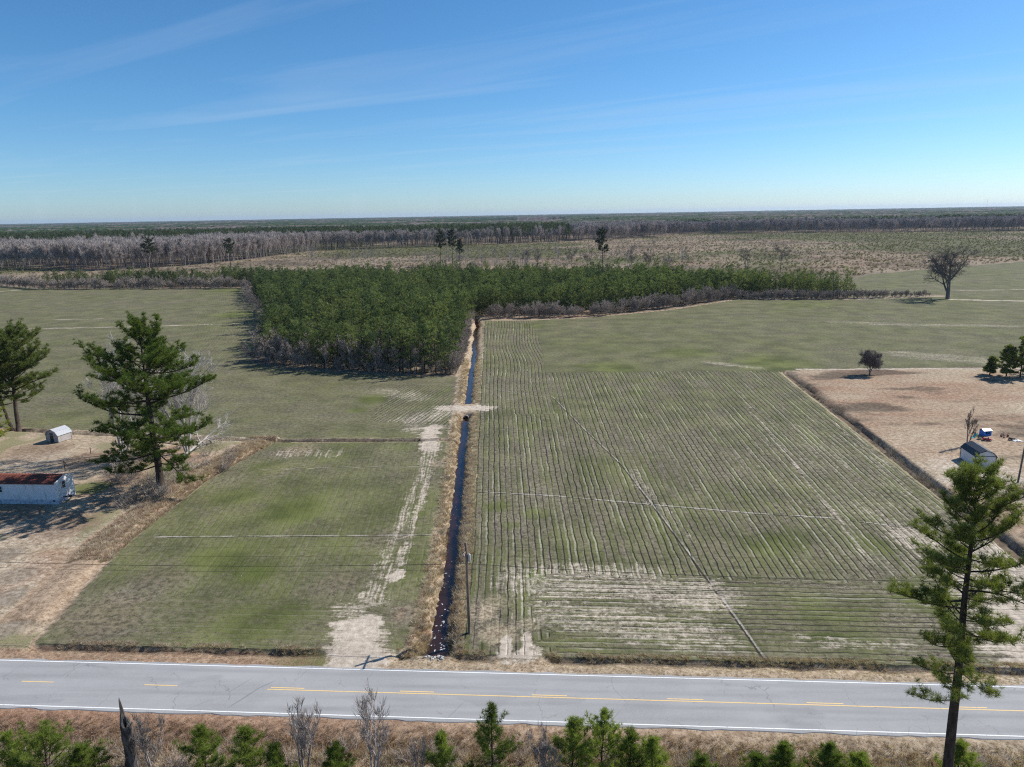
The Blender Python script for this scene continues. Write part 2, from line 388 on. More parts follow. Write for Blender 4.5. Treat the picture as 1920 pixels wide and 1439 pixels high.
def terrain(x, y):
    """height and ground cover masks"""
    n, s = nco(x, y), sco(x, y)
    rough = fbm(x * .9, y * .9, 3, 3) - .5
    A = {}
    z = (fbm(x * .05, y * .05, 9, 3) - .5) * .18
    fine = (fbm(x * 1.7, y * 1.7, 21, 3) - .5)
    tan = np.zeros_like(x); rust = np.zeros_like(x); dark = np.zeros_like(x); sand = np.zeros_like(x); green = np.zeros_like(x)
    row = np.zeros_like(x); along = np.zeros_like(x); amp = np.zeros_like(x)
    # regions
    rid = np.zeros(x.shape, int)
    e1, e2 = (fbm(x * .35, y * .35, 5, 2) - .5) * 1.1, (fbm(x * .35, y * .35, 8, 2) - .5) * 1.1
    xx, yy = x + e1 * .5, y + e2 * .5
    fl, bl, rf, br = inpoly(xx, yy, FL), inpoly(xx, yy, BL), inpoly(xx, yy, RF), inpoly(xx, yy, BR)
    wander = (vnoise(y * .11, y * 0, 77) - .5) * 1.0 * sstep(64, 72, y) * (1 - sstep(146, 151, y) * (1 - sstep(161, 166, y))); dM, sM, aM = pline(x + wander, y, MAIN); dR, sR, aR = pline(x, y, RB); dT, sT, aT = pline(x, y, TOPD); dT2, _, _ = pline(x, y, TOPD2)
    dL, sL, aL = pline(x, y, LB)
    dWL, sWL, _ = pline(x, y, WOOD_L); dWR, sWR, _ = pline(x, y, WOOD_R)
    yl = (~(fl | bl)) & (x < -46) & (n > 61.5) & (y < 146 - .12 * (x + 108)) & (sL < 0)
    yr = (~(rf | br)) & (x > 55) & (n > 61.5) & (y < 189.5) & (sR > 0)
    vg = (n > 49.3) & (n < 63.4) & ~yl | ((dM < 4.2) & (y < 305))
    rid[:] = 0
    rid[n < 49.3] = 8
    rid[vg] = 7; rid[yl] = 5; rid[yr] = 6
    rid[fl & ~(n < 62.2)] = 1; rid[bl] = 2; rid[rf & (n > 62.2) & (dM > 2.2)] = 3; rid[br] = 4
    dH, _, _ = pline(x, y, [(150, 343.5), (204, 349), (212, 350)]); rid[(dH < 3.2 + rough * 3)] = 0
    # cover
    g0 = np.where(rid == 1, .54, 0) + np.where(rid == 2, .51, 0) + np.where(rid == 3, .50, 0) + np.where(rid == 4, .54, 0)
    field = (rid >= 1) & (rid <= 4)
    green = g0 + field * ((fbm(x * .06, y * .06, 31, 3) - .5) * np.where(y > 134, .16, .26) + (fbm(x * .25, y * .25, 33, 3) - .5) * .14)
    for px, py, r, st in GREEN:
        gx, gy = site(px, py); q = np.hypot(x - gx, (y - gy)); q = q * (.8 + .8 * fbm(x * .2, y * .2, 40, 2))
        green += field * st * .75 * sstep(r * 1.25, r * .3, q)
    for pts, hw, st in SAND:
        d, _, _ = pline(x, y, [site(*p) for p in pts]); d = d + (rough * 1.6 + fine * .8) * min(hw, 1.6)
        sand = np.maximum(sand, st * sstep(hw * 1.35, hw * .35, d))
    sand = np.where(rid == 3, np.maximum(sand, .03 + .2 * sstep(20, 58, x) * sstep(175, 120, y)), sand)
    # brown patches in the left front field
    for px, py, r, st in ((190, 1160, 9, .34), (300, 1080, 6, .3), (720, 1010, 5, .3), (640, 1090, 6, .3), (770, 1150, 3.5, .5), (830, 870, 3, .5), (560, 845, 7, .4), (520, 880, 5, .35)):
        gx, gy = site(px, py); q = np.hypot(x - gx, y - gy) * (.7 + .8 * fbm(x * .2, y * .2, 41, 2))
        dark = np.maximum(dark, (rid == 1) * .42 * sstep(r * 1.2, r * .3, q) * (y < 95)); rust = np.where((rid == 1) & (q < r * 1.2), .5, rust); tan = np.maximum(tan, (rid == 1) * st * sstep(r * 1.2, r * .3, q)); green -= (rid == 1) * st * .35 * sstep(r * 1.2, r * .3, q)
    for px, py, r, st in ((925, 1130, 3.2, .42), (935, 1190, 4.2, .5), (900, 1150, 3, .5), (990, 1170, 2.5, .4)):
        gx, gy = site(px, py); q = np.hypot(x - gx, y - gy) * (.7 + .8 * fbm(x * .3, y * .3, 42, 2))
        tan = np.maximum(tan, (rid == 3) * st * sstep(r * 1.2, r * .3, q)); green -= (rid == 3) * st * .3 * sstep(r * 1.2, r * .3, q)
    # rows
    xd = np.interp(y, [p[1] for p in MAIN_E], [p[0] for p in MAIN_E]); xr = np.interp(y, [p[1] for p in RB], [p[0] for p in RB])
    fr = (x - xd) / (xr - xd) * 76
    bend = 1.4 * np.exp(-((y - 205) / 22) ** 2) + 2.2 * sstep(225, 290, y)
    row3, al3 = np.where(y > 150, np.where(x < 10, x - xd - bend * sstep(0, 10, x - xd), fr), fr), y
    head = (n < 78.5 + (x > 40) * (x - 40) * .12 + rough * 5.0) & (x > 2.5 + rough * 8)
    row = np.where(rid == 3, np.where(head, n, row3), row); along = np.where(rid == 3, np.where(head, s, al3), along); amp = np.where(rid == 3, np.where(head, .95, 1.0), amp)
    row = np.where(rid == 1, fr * .97, row); along = np.where(rid == 1, y, along); amp = np.where(rid == 1, .18, amp)
    hd1 = (rid == 1) & (n < 72 + rough * 2); row = np.where(hd1, n, row); along = np.where(hd1, s, along)
    nb = y - .05 * x
    near = dWL < 30
    row = np.where(rid == 2, np.where(near & (x < -40), dWL, nb), row); along = np.where(rid == 2, np.where(near & (x < -40), np.arctan2(y - 260, x + 40) * 60, x), along)
    crs = (rid == 2) & inpoly(x, y, [site(690, 790), site(745, 722), site(862, 725), site(858, 800)])
    row = np.where(crs, x - .3 * (y - 150), row); along = np.where(crs, y, along); amp = np.where(rid == 2, np.where(crs, 1.0, .30), amp)
    row = np.where(rid == 4, y + .03 * x, row); along = np.where(rid == 4, x, along); amp = np.where(rid == 4, .34, amp)
    amp = amp * (1 - np.clip(tan * 1.2, 0, 1))
    # verges
    farv = (n > 59.6) & (n < 63.5)
    tan = np.where(rid == 7, np.where(n < 53, .78, .72), tan)
    rust = np.where(rid == 7, np.where(n < 53, .55 - .008 * np.clip(s, -60, 60) - .25 * sstep(51.5, 50.2, n), np.where(s < -20, .62, .28) + rough * .3), rust)
    rust = np.where((rid == 7) & (n > 63.4), .22, rust)
    green = np.where((rid == 7) & farv, np.exp(-((s + 24) / 6) ** 2) * .5 + .12, green)
    tan = np.where(rid == 8, .7 + rough * .4, tan); rust = np.where(rid == 8, .45 + rough * .6, rust)
    # yards
    tan = np.where(rid == 5, .72, tan); rust = np.where(rid == 5, .24 + .35 * sstep(.52, .7, fbm(x * .13, y * .13, 61, 3)), rust)
    sand = np.where(rid == 5, np.maximum(sand, .42 * sstep(.42, .62, fbm(x * .08, y * .08, 62, 3))), sand)
    green = np.where(rid == 5, .55 * sstep(.58, .72, fbm(x * .12, y * .12, 65, 3)), green)
    gx, gy = site(170, 915); green = np.where(rid == 5, np.maximum(green, .8 * sstep(6, 2, np.hypot(x - gx, (y - gy) * 1.3))), green)
    for px, py in ((20, 1120), (0, 1180), (30, 1080), (5, 1040)):
        gx, gy = site(px, py); A_ = sstep(4.5, 1.5, np.hypot(x - gx, y - gy)); sand = np.where(rid == 5, np.maximum(sand, .5 * A_), sand); dark = np.where(rid == 5, np.maximum(dark, .55 * A_), dark)
    for px, py, r in ((120, 985, 11), (60, 850, 12), (230, 900, 9), (30, 960, 10), (160, 860, 9)):  # brown litter under the trees, and darkening painted over their shadow zone
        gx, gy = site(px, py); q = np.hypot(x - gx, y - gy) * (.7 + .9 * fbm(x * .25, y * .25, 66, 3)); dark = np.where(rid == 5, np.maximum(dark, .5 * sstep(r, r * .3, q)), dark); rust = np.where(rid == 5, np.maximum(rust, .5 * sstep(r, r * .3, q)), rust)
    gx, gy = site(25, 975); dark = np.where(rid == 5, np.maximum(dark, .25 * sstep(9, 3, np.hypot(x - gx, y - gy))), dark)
    tan = np.where(rid == 6, .8, tan); rust = np.where(rid == 6, .36 + .75 * (fbm(x * .09, y * .2, 71, 4) - .5) + .2 * sstep(.5, .7, fbm(x * .04, y * .05, 72, 2)), rust)
    dark = np.where(rid == 6, .75 * sstep(.5, .72, fbm(x * .05 + 3, y * .12, 73, 4)), dark)
    gx, gy = site(1820, 640 + 55); tan = np.where(rid == 6, tan - .15 * sstep(14, 4, np.abs(y - gy)), tan)
    gx, gy = site(1850, 900); sand = np.where(rid == 6, np.maximum(sand, .62 * sstep(16, 3, np.hypot(x - gx, (y - gy) * .8)) * (.5 + fbm(x * .3, y * .3, 74, 3))), sand)
    # woods floor and cut-over land
    wood = (rid == 0)
    tan = np.where(wood, .62 + (fbm(x * .03, y * .02, 80, 3) - .5) * .6, tan); rust = np.where(wood, .35 + (fbm(x * .02, y * .02, 81, 3) - .5) * .7, rust)
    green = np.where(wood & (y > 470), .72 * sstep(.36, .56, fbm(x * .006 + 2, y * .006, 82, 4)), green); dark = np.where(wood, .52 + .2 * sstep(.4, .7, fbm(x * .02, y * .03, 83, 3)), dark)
    fringe = wood & (dWR < 7) & (sWR > 0); tan = np.where(fringe, .9, tan); rust = np.where(fringe, .35, rust); dark = np.where(fringe, 0, dark); sand = np.where(fringe & (x > 55), .5, sand)
    spur = (np.hypot((x + 9) / 1.6, (y - 305)) < 11) & wood; tan = np.where(spur, .9, tan); rust = np.where(spur, .5, rust); dark = np.where(spur, 0, dark); sand = np.where(spur, .3, sand)
    # ---- ditches
    jag = rough * .75 + fine * .35
    wide = sstep(70, 64, y) * .9
    top, bot, dep = 1.72 + wide, .36 + wide * .8, 1.62
    dd = dM + jag * .95
    cut = np.clip((top - dd) / (top - bot), 0, 1)
    keep = 1 - sstep(151.6, 152.6, y) * (1 - sstep(159.4, 160.4, y)); keep *= 1 - sstep(302, 306, y); keep *= sstep(61.9, 62.6, n)
    z = z * (1 - np.clip(cut * 3, 0, 1)) - dep * cut * keep
    inD = (dM < 4.2) & (y < 305) & (n > 62.4)
    bank = inD * sstep(3.4, 1.9, dM + rough * 2.4)
    tan = np.where(inD, np.maximum(tan * .75, bank * .85), tan); rust = np.where(inD, .30 + rough * .4, rust); sand = np.where(inD & (keep > .5), np.minimum(sand, .35), sand)
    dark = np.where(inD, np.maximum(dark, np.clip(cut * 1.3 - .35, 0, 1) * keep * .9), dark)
    # spoil along the water line: rusty clay on the west foot near the road
    for px, py in ((828, 1035), (795, 1190), (800, 1178)):
        gx, gy = site(px, py); q = sstep(1.2, .3, np.hypot(x - gx, y - gy)); rust = np.maximum(rust, q * 1.2); tan = np.maximum(tan, q); dark = dark * (1 - q)
    # roadside ditch on the field side: sloped from the road, steep cut bank under the field
    k = sco(x, y)
    on = np.zeros_like(x)
    for a, b in ((-55.0, -23.7), (-16.8, -6.5), (-1.6, 90)):
        on = np.maximum(on, sstep(a - .5, a + .7, k + rough) * (1 - sstep(b - .7, b + .5, k + rough)))
    t = n + jag * .35
    prof = np.where(t < 62.0, sstep(60.5, 61.9, t), 1 - sstep(62.1, 62.5, t)) * on
    z = z - (.30 + .30 * vnoise(s * .35, s * 0, 55)) * prof * (1 - np.clip(cut * 2, 0, 1))
    dark = np.maximum(dark, prof * sstep(61.4, 62.0, t) * .7)  # shade of the cut bank painted darker into the ground colour
    # shallow ditch on the near side of the road
    t2 = n + jag * .8
    prof2 = np.where(t2 > 49.6, 1 - sstep(49.6, 52.2, t2), sstep(48.6, 49.2, t2))
    z = z - .75 * prof2
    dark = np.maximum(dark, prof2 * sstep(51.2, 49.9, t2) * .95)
    # ditch across the top of the left field, brushy ditch by the right yard, small grip by the left yard
    for d, sd_, wt, dp, okm in ((dT, sT, 1.0, .95, x < -18.4), (dT2, 0, .8, .7, (x > -14.4) & (x < -10)), (dR, 0, 1.5, .95, (y < 187.5) & (y > 60)), (dL, 0, .45, .28, (y > 88) & (y < 134))):
        q = np.clip((wt - d - jag * .3) / (wt * .45), 0, 1) * okm
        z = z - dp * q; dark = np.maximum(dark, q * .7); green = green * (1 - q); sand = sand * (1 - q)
        tan = np.maximum(tan, okm * sstep(wt * 2.1, wt * .9, d + rough * wt) * .8)
    strip = (sL < 0) & (dL < 6) & (y > 70) & (y < 136) & (x < -44)
    tan = np.where(strip, .9, tan); rust = np.where(strip, .48, rust); sand = np.where(strip, .28 * sstep(3.5, .5, dL), sand); green = np.where(strip, 0, green); dark = np.where(strip & (dL > .6), 0, dark)
    z = z + strip * sstep(0.4, 1.6, dL) * (1 - sstep(3, 5.5, dL)) * .35
    # water furrows ploughed through the wheat, pale spoil thrown to their side
    fdist = np.full(x.shape, 4.0)
    for pts, wd in FURROWS:
        d, sd_, _ = pline(x, y, pts); d = d + fine * .1
        q = sstep(wd * 1.6, wd * .4, d); z = z - .14 * q * field
        d = d * np.where(sd_ < 0, 1, -1) / (wd * 4.2)
        fdist = np.where(field & (np.abs(d) < np.abs(fdist)), d, fdist)
    z = z + field * fine * .07 + (rid == 7) * fine * .08 + (rid == 8) * rough * .35
    # the road bed stays just under the asphalt
    onroad = np.abs(n - ROAD_N) < ROAD_W + .6
    z = np.where(onroad, -.03, z)
    z = np.where((np.abs(n - ROAD_N) >= ROAD_W + .6) & (np.abs(n - ROAD_N) < ROAD_W + 1.6), np.clip(z, -.3, .0) , z)
    sand = np.maximum(sand, .25 * sstep(.5, 0, np.abs(np.abs(n - ROAD_N) - ROAD_W)))
    return z, rid, dict(green=green, sand=sand, tan=tan, rust=rust, dark=dark, row=row, along=along, rowamp=amp, fdist=fdist)

def mat_ground():
    k = NT('ground_cover'); p = k.pos()
    g, sa, ta, ru, da, ro, al, am = [k.attr(a) for a in ('green', 'sand', 'tan', 'rust', 'dark', 'row', 'along', 'rowamp')]
    nf, nm, nl = k.noise(p, 3.2, 5, .72), k.noise(p, 1.3, 4, .6), k.noise(p, .13, 4, .55)
    nx = k.noise(p, 14.0, 2, .6)
    wob = k.math('MULTIPLY', k.math('SUBTRACT', k.noise(k.xyz(ro, al), .35, 2), .5), .5)
    row = k.math('ADD', ro, wob)
    st1 = k.noise(k.xyz(k.math('MULTIPLY', row, 1.1), k.math('MULTIPLY', al, .05)), 1.0, 4, .6)
    st2 = k.noise(k.xyz(k.math('MULTIPLY', row, 5.0), k.math('MULTIPLY', al, .35)), 1.0, 3, .6)
    st4 = k.noise(k.xyz(k.math('MULTIPLY', row, 2.6), k.math('MULTIPLY', al, .09)), 1.0, 4, .65)
    st3 = k.noise(k.xyz(k.math('MULTIPLY', row, .33), k.math('MULTIPLY', al, .022)), 1.0, 3, .5)
    ph = k.math('FRACT', k.math('DIVIDE', row, .97))
    tri = k.math('MULTIPLY', k.math('ABSOLUTE', k.math('SUBTRACT', ph, .5)), 2.0)
    brk = k.rng(k.noise(k.xyz(k.math('MULTIPLY', row, .9), k.math('MULTIPLY', al, .25)), 1.0, 3), .22, .5)
    line = k.math('MULTIPLY', k.math('MULTIPLY', k.rng(tri, .66, .97), am), k.math('MULTIPLY', brk, k.rng(st3, .3, .6, .45, 1.0)))
    ph2 = k.math('FRACT', k.math('ADD', k.math('DIVIDE', row, .97), .22))
    tri2 = k.math('MULTIPLY', k.math('ABSOLUTE', k.math('SUBTRACT', ph2, .5)), 2.0)
    pal = k.math('MULTIPLY', k.math('MULTIPLY', k.rng(tri2, .58, .95), am), k.math('MULTIPLY', k.rng(k.math('ADD', st1, k.math('MULTIPLY', sa, .35)), .49, .68), k.rng(nm, .25, .55)))
    # soil with straw and residue
    soil = k.mix(k.rng(nm, .3, .7), (.072, .058, .043), (.215, .18, .137))
    soil = k.mix(k.math('MULTIPLY', k.rng(nf, .50, .66), .85), soil, (.47, .42, .335))
    wheat = k.mix(k.rng(k.math('ADD', k.math('MULTIPLY', nx, .5), k.math('MULTIPLY', nl, .5)), .35, .65), (.060, .076, .020), (.155, .17, .054))
    cov = k.math('ADD', k.math('MULTIPLY', g, 1.0), k.math('MULTIPLY', k.math('SUBTRACT', st1, .5), k.math('ADD', k.math('MULTIPLY', am, .8), .15)))
    cov = k.math('ADD', cov, k.math('MULTIPLY', k.math('SUBTRACT', st2, .5), .5))
    cov = k.math('ADD', cov, k.math('MULTIPLY', k.math('SUBTRACT', nf, .5), 1.5))
    cov = k.math('ADD', cov, k.math('MULTIPLY', k.math('SUBTRACT', nx, .5), .5))
    lush = k.mix(k.rng(g, .75, 1.35), wheat, (.12, .18, .036))
    col = k.mix(k.rng(cov, .25, .80), soil, lush)
    col = k.mix(k.math('MULTIPLY', line, .88), col, (.03, .026, .022))
    col = k.mix(k.math('MULTIPLY', pal, .66), col, (.44, .40, .335))
    fd = k.math('ADD', k.attr('fdist'), k.math('MULTIPLY', k.math('SUBTRACT', nf, .5), .25))
    fdk = k.rng(k.math('ABSOLUTE', k.math('ADD', fd, .06)), .22, .08)
    col = k.mix(k.math('MULTIPLY', fdk, .9), col, (.03, .026, .022))
    fpl = k.math('MULTIPLY', k.math('MULTIPLY', k.rng(fd, .05, .12), k.rng(fd, .36, .22)), k.rng(k.noise(p, .22, 3), .36, .6))
    # dead grass
    tn = k.mix(k.rng(nm, .3, .7), (.275, .212, .138), (.51, .42, .30))
    tn = k.mix(k.rng(ru, 0.05, 1.0), tn, k.mix(k.rng(nm, .3, .7), (.205, .108, .066), (.38, .235, .152)))
    tn = k.mix(k.math('MULTIPLY', k.rng(nf, .5, .36), .65), tn, (.07, .048, .035))
    tn = k.mix(k.math('MULTIPLY', k.rng(nx, .56, .7), .4), tn, (.56, .48, .39))
    tn = k.mix(k.math('MULTIPLY', k.rng(k.math('ADD', g, k.math('MULTIPLY', k.math('SUBTRACT', nm, .5), .9)), .25, .8), .8), tn, (.09, .12, .028))
    tm = k.rng(k.math('ADD', ta, k.math('ADD', k.math('MULTIPLY', k.math('SUBTRACT', nf, .5), .55), k.math('MULTIPLY', k.math('SUBTRACT', nm, .5), .5))), .25, .62)
    col = k.mix(tm, col, tn)
    # bare sand
    sc = k.mix(k.rng(nm, .3, .7), (.36, .30, .235), (.56, .485, .395))
    sm = k.rng(k.math('ADD', sa, k.math('ADD', k.math('MULTIPLY', k.math('SUBTRACT', nf, .5), 1.0), k.math('ADD', k.math('MULTIPLY', k.math('SUBTRACT', nm, .5), .45), k.math('MULTIPLY', k.math('SUBTRACT', st4, .5), 1.5)))), .28, .72)
    col = k.mix(sm, col, sc)
    col = k.mix(k.math('MULTIPLY', fpl, .6), col, (.56, .51, .445))
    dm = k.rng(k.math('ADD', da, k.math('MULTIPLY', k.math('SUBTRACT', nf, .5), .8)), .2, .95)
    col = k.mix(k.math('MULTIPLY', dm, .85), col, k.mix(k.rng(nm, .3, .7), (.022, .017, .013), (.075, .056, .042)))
    v = k.rng(nl, .3, .7, .93, 1.07); col = k.mix(1.0, col, k.xyz(v, v, v), 'MULTIPLY')
    h = k.math('ADD', k.math('MULTIPLY', nf, 1.0), k.math('MULTIPLY', nx, .45))
    h = k.math('SUBTRACT', h, k.math('MULTIPLY', line, 1.1))
    return k.bsdf(col, .95, .1, 0, k.bump(h, .75, .10))
M_GROUND = mat_ground()

def axis(*segs):
    """graded coordinates: (start, end, first step, last step)"""
    out = [segs[0][0]]
    for a, b, s0, s1 in segs:
        x = a
        if abs(x - out[-1]) > 1e-6: out.append(x)
        while x < b - 1e-6:
            st = s0 + (s1 - s0) * (x - a) / (b - a); x = x + st
            if b - x < st * .5: x = b
            out.append(min(x, b))
    return np.array(out)
XA = axis((-125, -62, .75, .38), (-62, 66, .34, .34), (66, 130, .38, .75)); YA = axis((36, 48, 1.0, .3), (48, 92, .28, .3), (92, 145, .34, .5))
XB = axis((-420, -130, 6, 1.1), (-130, -25, 1.0, .8), (-25, 25, .5, .5), (25, 110, .8, 1), (110, 420, 1, 6)); YB = axis((145, 220, .5, .9), (220, 420, .9, 2.0))
XC = axis((-16000, -1600, 2400, 400), (-1600, -420, 40, 10), (-420, 420, 6, 6), (420, 1600, 10, 40), (1600, 16000, 400, 2400)); YC = axis((420, 700, 3, 8), (700, 1800, 10, 50), (1800, 18000, 150, 2500))
pieces = []
def band(X, Y, below=None):
    gs, gn = np.meshgrid(X, Y); x, y = UX * gs + NX * gn, UY * gs + NY * gn
    z, rid, att = terrain(x, y)
    if below is not None:                       # this band's last row follows the coarser band beyond it
        z[-1] = np.interp(X, below[0], below[1])
    pieces.append((x, y, z, att, rid, X, Y)); return X, z[0]
cb = band(XC, YC)
XBB = XB
b0 = band(XB, YB, cb)
a0 = band(XA, YA, b0)
def grid_faces(ny, nx):
    i = np.arange(ny - 1)[:, None] * nx + np.arange(nx - 1)[None]
    return np.stack([i, i + 1, i + nx + 1, i + nx], -1).reshape(-1, 4)
names = {0: ('ground', 'brown woodland floor and cut-over land running to the horizon'), 1: ('wheat_field', 'small wheat field between left yard and ditch'),
         2: ('wheat_field', 'wheat field behind the left yard, curving round the pine wood'), 3: ('wheat_field', 'large wheat field in straight rows right of the ditch'),
         4: ('wheat_field', 'far wheat field beyond the brown yard'), 5: ('yard', 'tan grass yard round the trailer home'), 6: ('yard', 'brown grass yard round the white shed'),
         7: ('verge', 'dead grass verges and ditch banks by the road'), 8: ('scrub_ground', 'rough tan ground in front of the road')}
flatv, flatf, fr_ = [], [], []
off = 0
atts = {a: [] for a in ('green', 'sand', 'tan', 'rust', 'dark', 'row', 'along', 'rowamp', 'fdist')}
for x, y, z, att, rid, _, _ in pieces:
    ny, nx = x.shape
    flatv.append(np.stack([x, y, z], -1).reshape(-1, 3)); f = grid_faces(ny, nx)
    fr_.append(rid.ravel()[f[:, 0]]); flatf.append(f + off); off += nx * ny
    for a in atts: atts[a].append(att[a].ravel())
# land to the sides of the near strips and behind the camera
side = []
for x0, x1, y0, y1 in ((-16000, -125, -9000, 145), (130, 16000, -9000, 145), (-125, 130, -9000, 36), (-16000, -420, 145, 420), (420, 16000, 145, 420)):
    side.append([(*rd(a, b), 0) for a, b in ((x0, y0), (x1, y0), (x1, y1), (x0, y1))])
for q in side:
    flatv.append(np.array(q, float)); flatf.append(np.array([[0, 1, 2, 3]]) + off); fr_.append(np.array([0])); off += 4
    for a, v in (('green', .5), ('sand', 0), ('tan', .6), ('rust', .3), ('dark', 0), ('row', 0), ('along', 0), ('rowamp', 0), ('fdist', 4)): atts[a].append(np.full(4, v))
V, Fa, FR = np.concatenate(flatv), np.concatenate(flatf), np.concatenate(fr_)
ATT = {a: np.concatenate(v) for a, v in atts.items()}
for r_, (nm_, lab) in names.items():
    f = Fa[FR == r_]
    if not len(f): continue
    u, inv = np.unique(f, return_inverse=True)
    mb = MB(); mb.add(V[u], inv.reshape(-1, 4))
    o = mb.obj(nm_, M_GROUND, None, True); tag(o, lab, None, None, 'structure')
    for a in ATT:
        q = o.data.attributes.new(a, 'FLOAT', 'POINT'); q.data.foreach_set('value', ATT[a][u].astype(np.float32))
def ground_z(x, y):
    """height of the built ground, read off its own grid"""
    x, y = np.atleast_1d(np.asarray(x, float)), np.atleast_1d(np.asarray(y, float)); out = np.zeros(len(x))
    x, y = sco(x, y), nco(x, y)
    for _, _, gz_, _, _, GX, GY in pieces:
        k = (x > GX[0]) & (x < GX[-1]) & (y > GY[0]) & (y < GY[-1])
        if not k.any(): continue
        i = np.clip(np.searchsorted(GX, x[k]) - 1, 0, len(GX) - 2); j = np.clip(np.searchsorted(GY, y[k]) - 1, 0, len(GY) - 2)
        u_, v_ = (x[k] - GX[i]) / (GX[i + 1] - GX[i]), (y[k] - GY[j]) / (GY[j + 1] - GY[j])
        out[k] = (gz_[j, i] * (1 - u_) + gz_[j, i + 1] * u_) * (1 - v_) + (gz_[j + 1, i] * (1 - u_) + gz_[j + 1, i + 1] * u_) * v_
    return out
def gz(x, y): return float(ground_z(x, y)[0])

# ------------------------------------------------------------------ road
def mat_asphalt():
    k = NT('asphalt'); p = k.pos()
    n1, n2, n3 = k.noise(p, .12, 4), k.noise(p, 9, 4, .7), k.noise(k.scalev(p, (.05, .9, 1)), 1.0, 4)
    c = k.mix(k.rng(n1, .3, .7), (.28, .278, .275), (.335, .332, .328))
    c = k.mix(k.math('MULTIPLY', k.rng(n3, .45, .7), .5), c, (.225, .223, .222))
    c = k.mix(k.math('MULTIPLY', k.rng(n2, .35, .7), .35), c, (.40, .40, .40))
    dn = k.n('ShaderNodeVectorMath', operation='DOT_PRODUCT'); k.put(dn.inputs[0], p); dn.inputs[1].default_value = (NX, NY, 0)
    off = k.math('ABSOLUTE', k.math('SUBTRACT', k.math('ABSOLUTE', k.math('SUBTRACT', dn.outputs['Value'], ROAD_N)), 1.7))
    wp = k.math('MULTIPLY', k.rng(k.math('ABSOLUTE', k.math('SUBTRACT', off, .8)), .45, .05), k.rng(k.noise(k.scalev(p, (.08, .5, 1)), 1.0, 3), .3, .7))
    c = k.mix(k.math('MULTIPLY', wp, .35), c, (.20, .198, .197))
    pt = k.rng(k.noise(k.scalev(p, (.10, .28, 1)), 1.0, 2), .62, .66); c = k.mix(k.math('MULTIPLY', pt, .25), c, (.19, .19, .19))
    vo = k.n('ShaderNodeTexVoronoi', feature='DISTANCE_TO_EDGE'); wv = k.noise(p, 1.1, 3)
    q = k.n('ShaderNodeVectorMath', operation='ADD'); k.put(q.inputs[0], k.scalev(p, (.30, .16, 1))); k.put(q.inputs[1], k.xyz(k.math('MULTIPLY', wv, .35), k.math('MULTIPLY', wv, .25)))
    k.put(vo.inputs['Vector'], q.outputs[0]); vo.inputs['Scale'].default_value = 1.0
    crack = k.math('MULTIPLY', k.rng(vo.outputs['Distance'], .010, .003), k.rng(k.noise(p, .25, 2), .46, .62))
    c = k.mix(k.math('MULTIPLY', crack, .38), c, (.09, .09, .095))
    return k.bsdf(c, .85, .25, 0, k.bump(n2, .15, .01))
def strip(n0, n1, s0, s1, z, step=2.0):
    m_ = MB(); ss = np.arange(s0, s1 + 1e-6, step) if s1 - s0 > step else np.array([s0, s1])
    v = []
    for s_ in ss: v += [(*rd(s_, n0), z), (*rd(s_, n1), z)]
    m_.add(v, [(2 * i, 2 * i + 2, 2 * i + 3, 2 * i + 1) for i in range(len(ss) - 1)]); return m_
# asphalt slab with ragged edges
mb = MB(); ss = np.arange(-220, 220.1, .5); rg = np.random.default_rng(4)
e0 = ROAD_N - ROAD_W + (vnoise(ss * .9, ss * 0, 1) - .5) * .22; e1 = ROAD_N + ROAD_W + (vnoise(ss * .9, ss * 0, 2) - .5) * .22
v = []
for s_, a, b in zip(ss, e0, e1): v += [(*rd(s_, a - .15), -.12), (*rd(s_, a), .03), (*rd(s_, ROAD_N), .075), (*rd(s_, b), .03), (*rd(s_, b + .15), -.12)]
f = [(5 * i + j, 5 * i + 5 + j, 5 * i + 6 + j, 5 * i + 1 + j) for i in range(len(ss) - 1) for j in range(4)]
mb.add(v, f); road = mb.obj('road', mat_asphalt()); tag(road, 'grey asphalt two lane road across the foreground', None, None, 'structure')
def paint(name, c):
    k = NT(name); p = k.pos(); n = k.noise(p, 6, 4, .7)
    return k.bsdf(k.mix(k.rng(n, .52, .78), c, (.3, .3, .31)), .7, .3)
M_WHITE, M_YEL = paint('white_road_paint', (.80, .80, .78)), paint('yellow_road_paint', (.74, .52, .23))
def zroad(n): return .03 + .045 * (1 - abs(n - ROAD_N) / ROAD_W) + .006
def line(name, n0, s0, s1, wd, mat):
    a, b = n0 - wd / 2, n0 + wd / 2; m_ = MB(); ss = np.linspace(s0, s1, max(2, int((s1 - s0) / 3)))
    v = []
    for s_ in ss: v += [(*rd(s_, a), zroad(a)), (*rd(s_, b), zroad(b))]
    m_.add(v, [(2 * i, 2 * i + 2, 2 * i + 3, 2 * i + 1) for i in range(len(ss) - 1)]); return m_.obj(name, mat, road)
line('edge_line', ROAD_N + 3.22, -220, 220, .11, M_WHITE); line('edge_line', ROAD_N - 3.22, -220, 220, .11, M_WHITE)
sol0 = sco(*site(502, 1292))
line('centre_line', ROAD_N - .10, sol0, 220, .12, M_YEL)
d0 = sco(*site(508, 1290))
for i in range(-12, 18):
    s_ = d0 + i * 12.19
    line('lane_dash', ROAD_N + (.17 if i >= 0 else .04), s_, s_ + 3.2, .12, M_YEL)

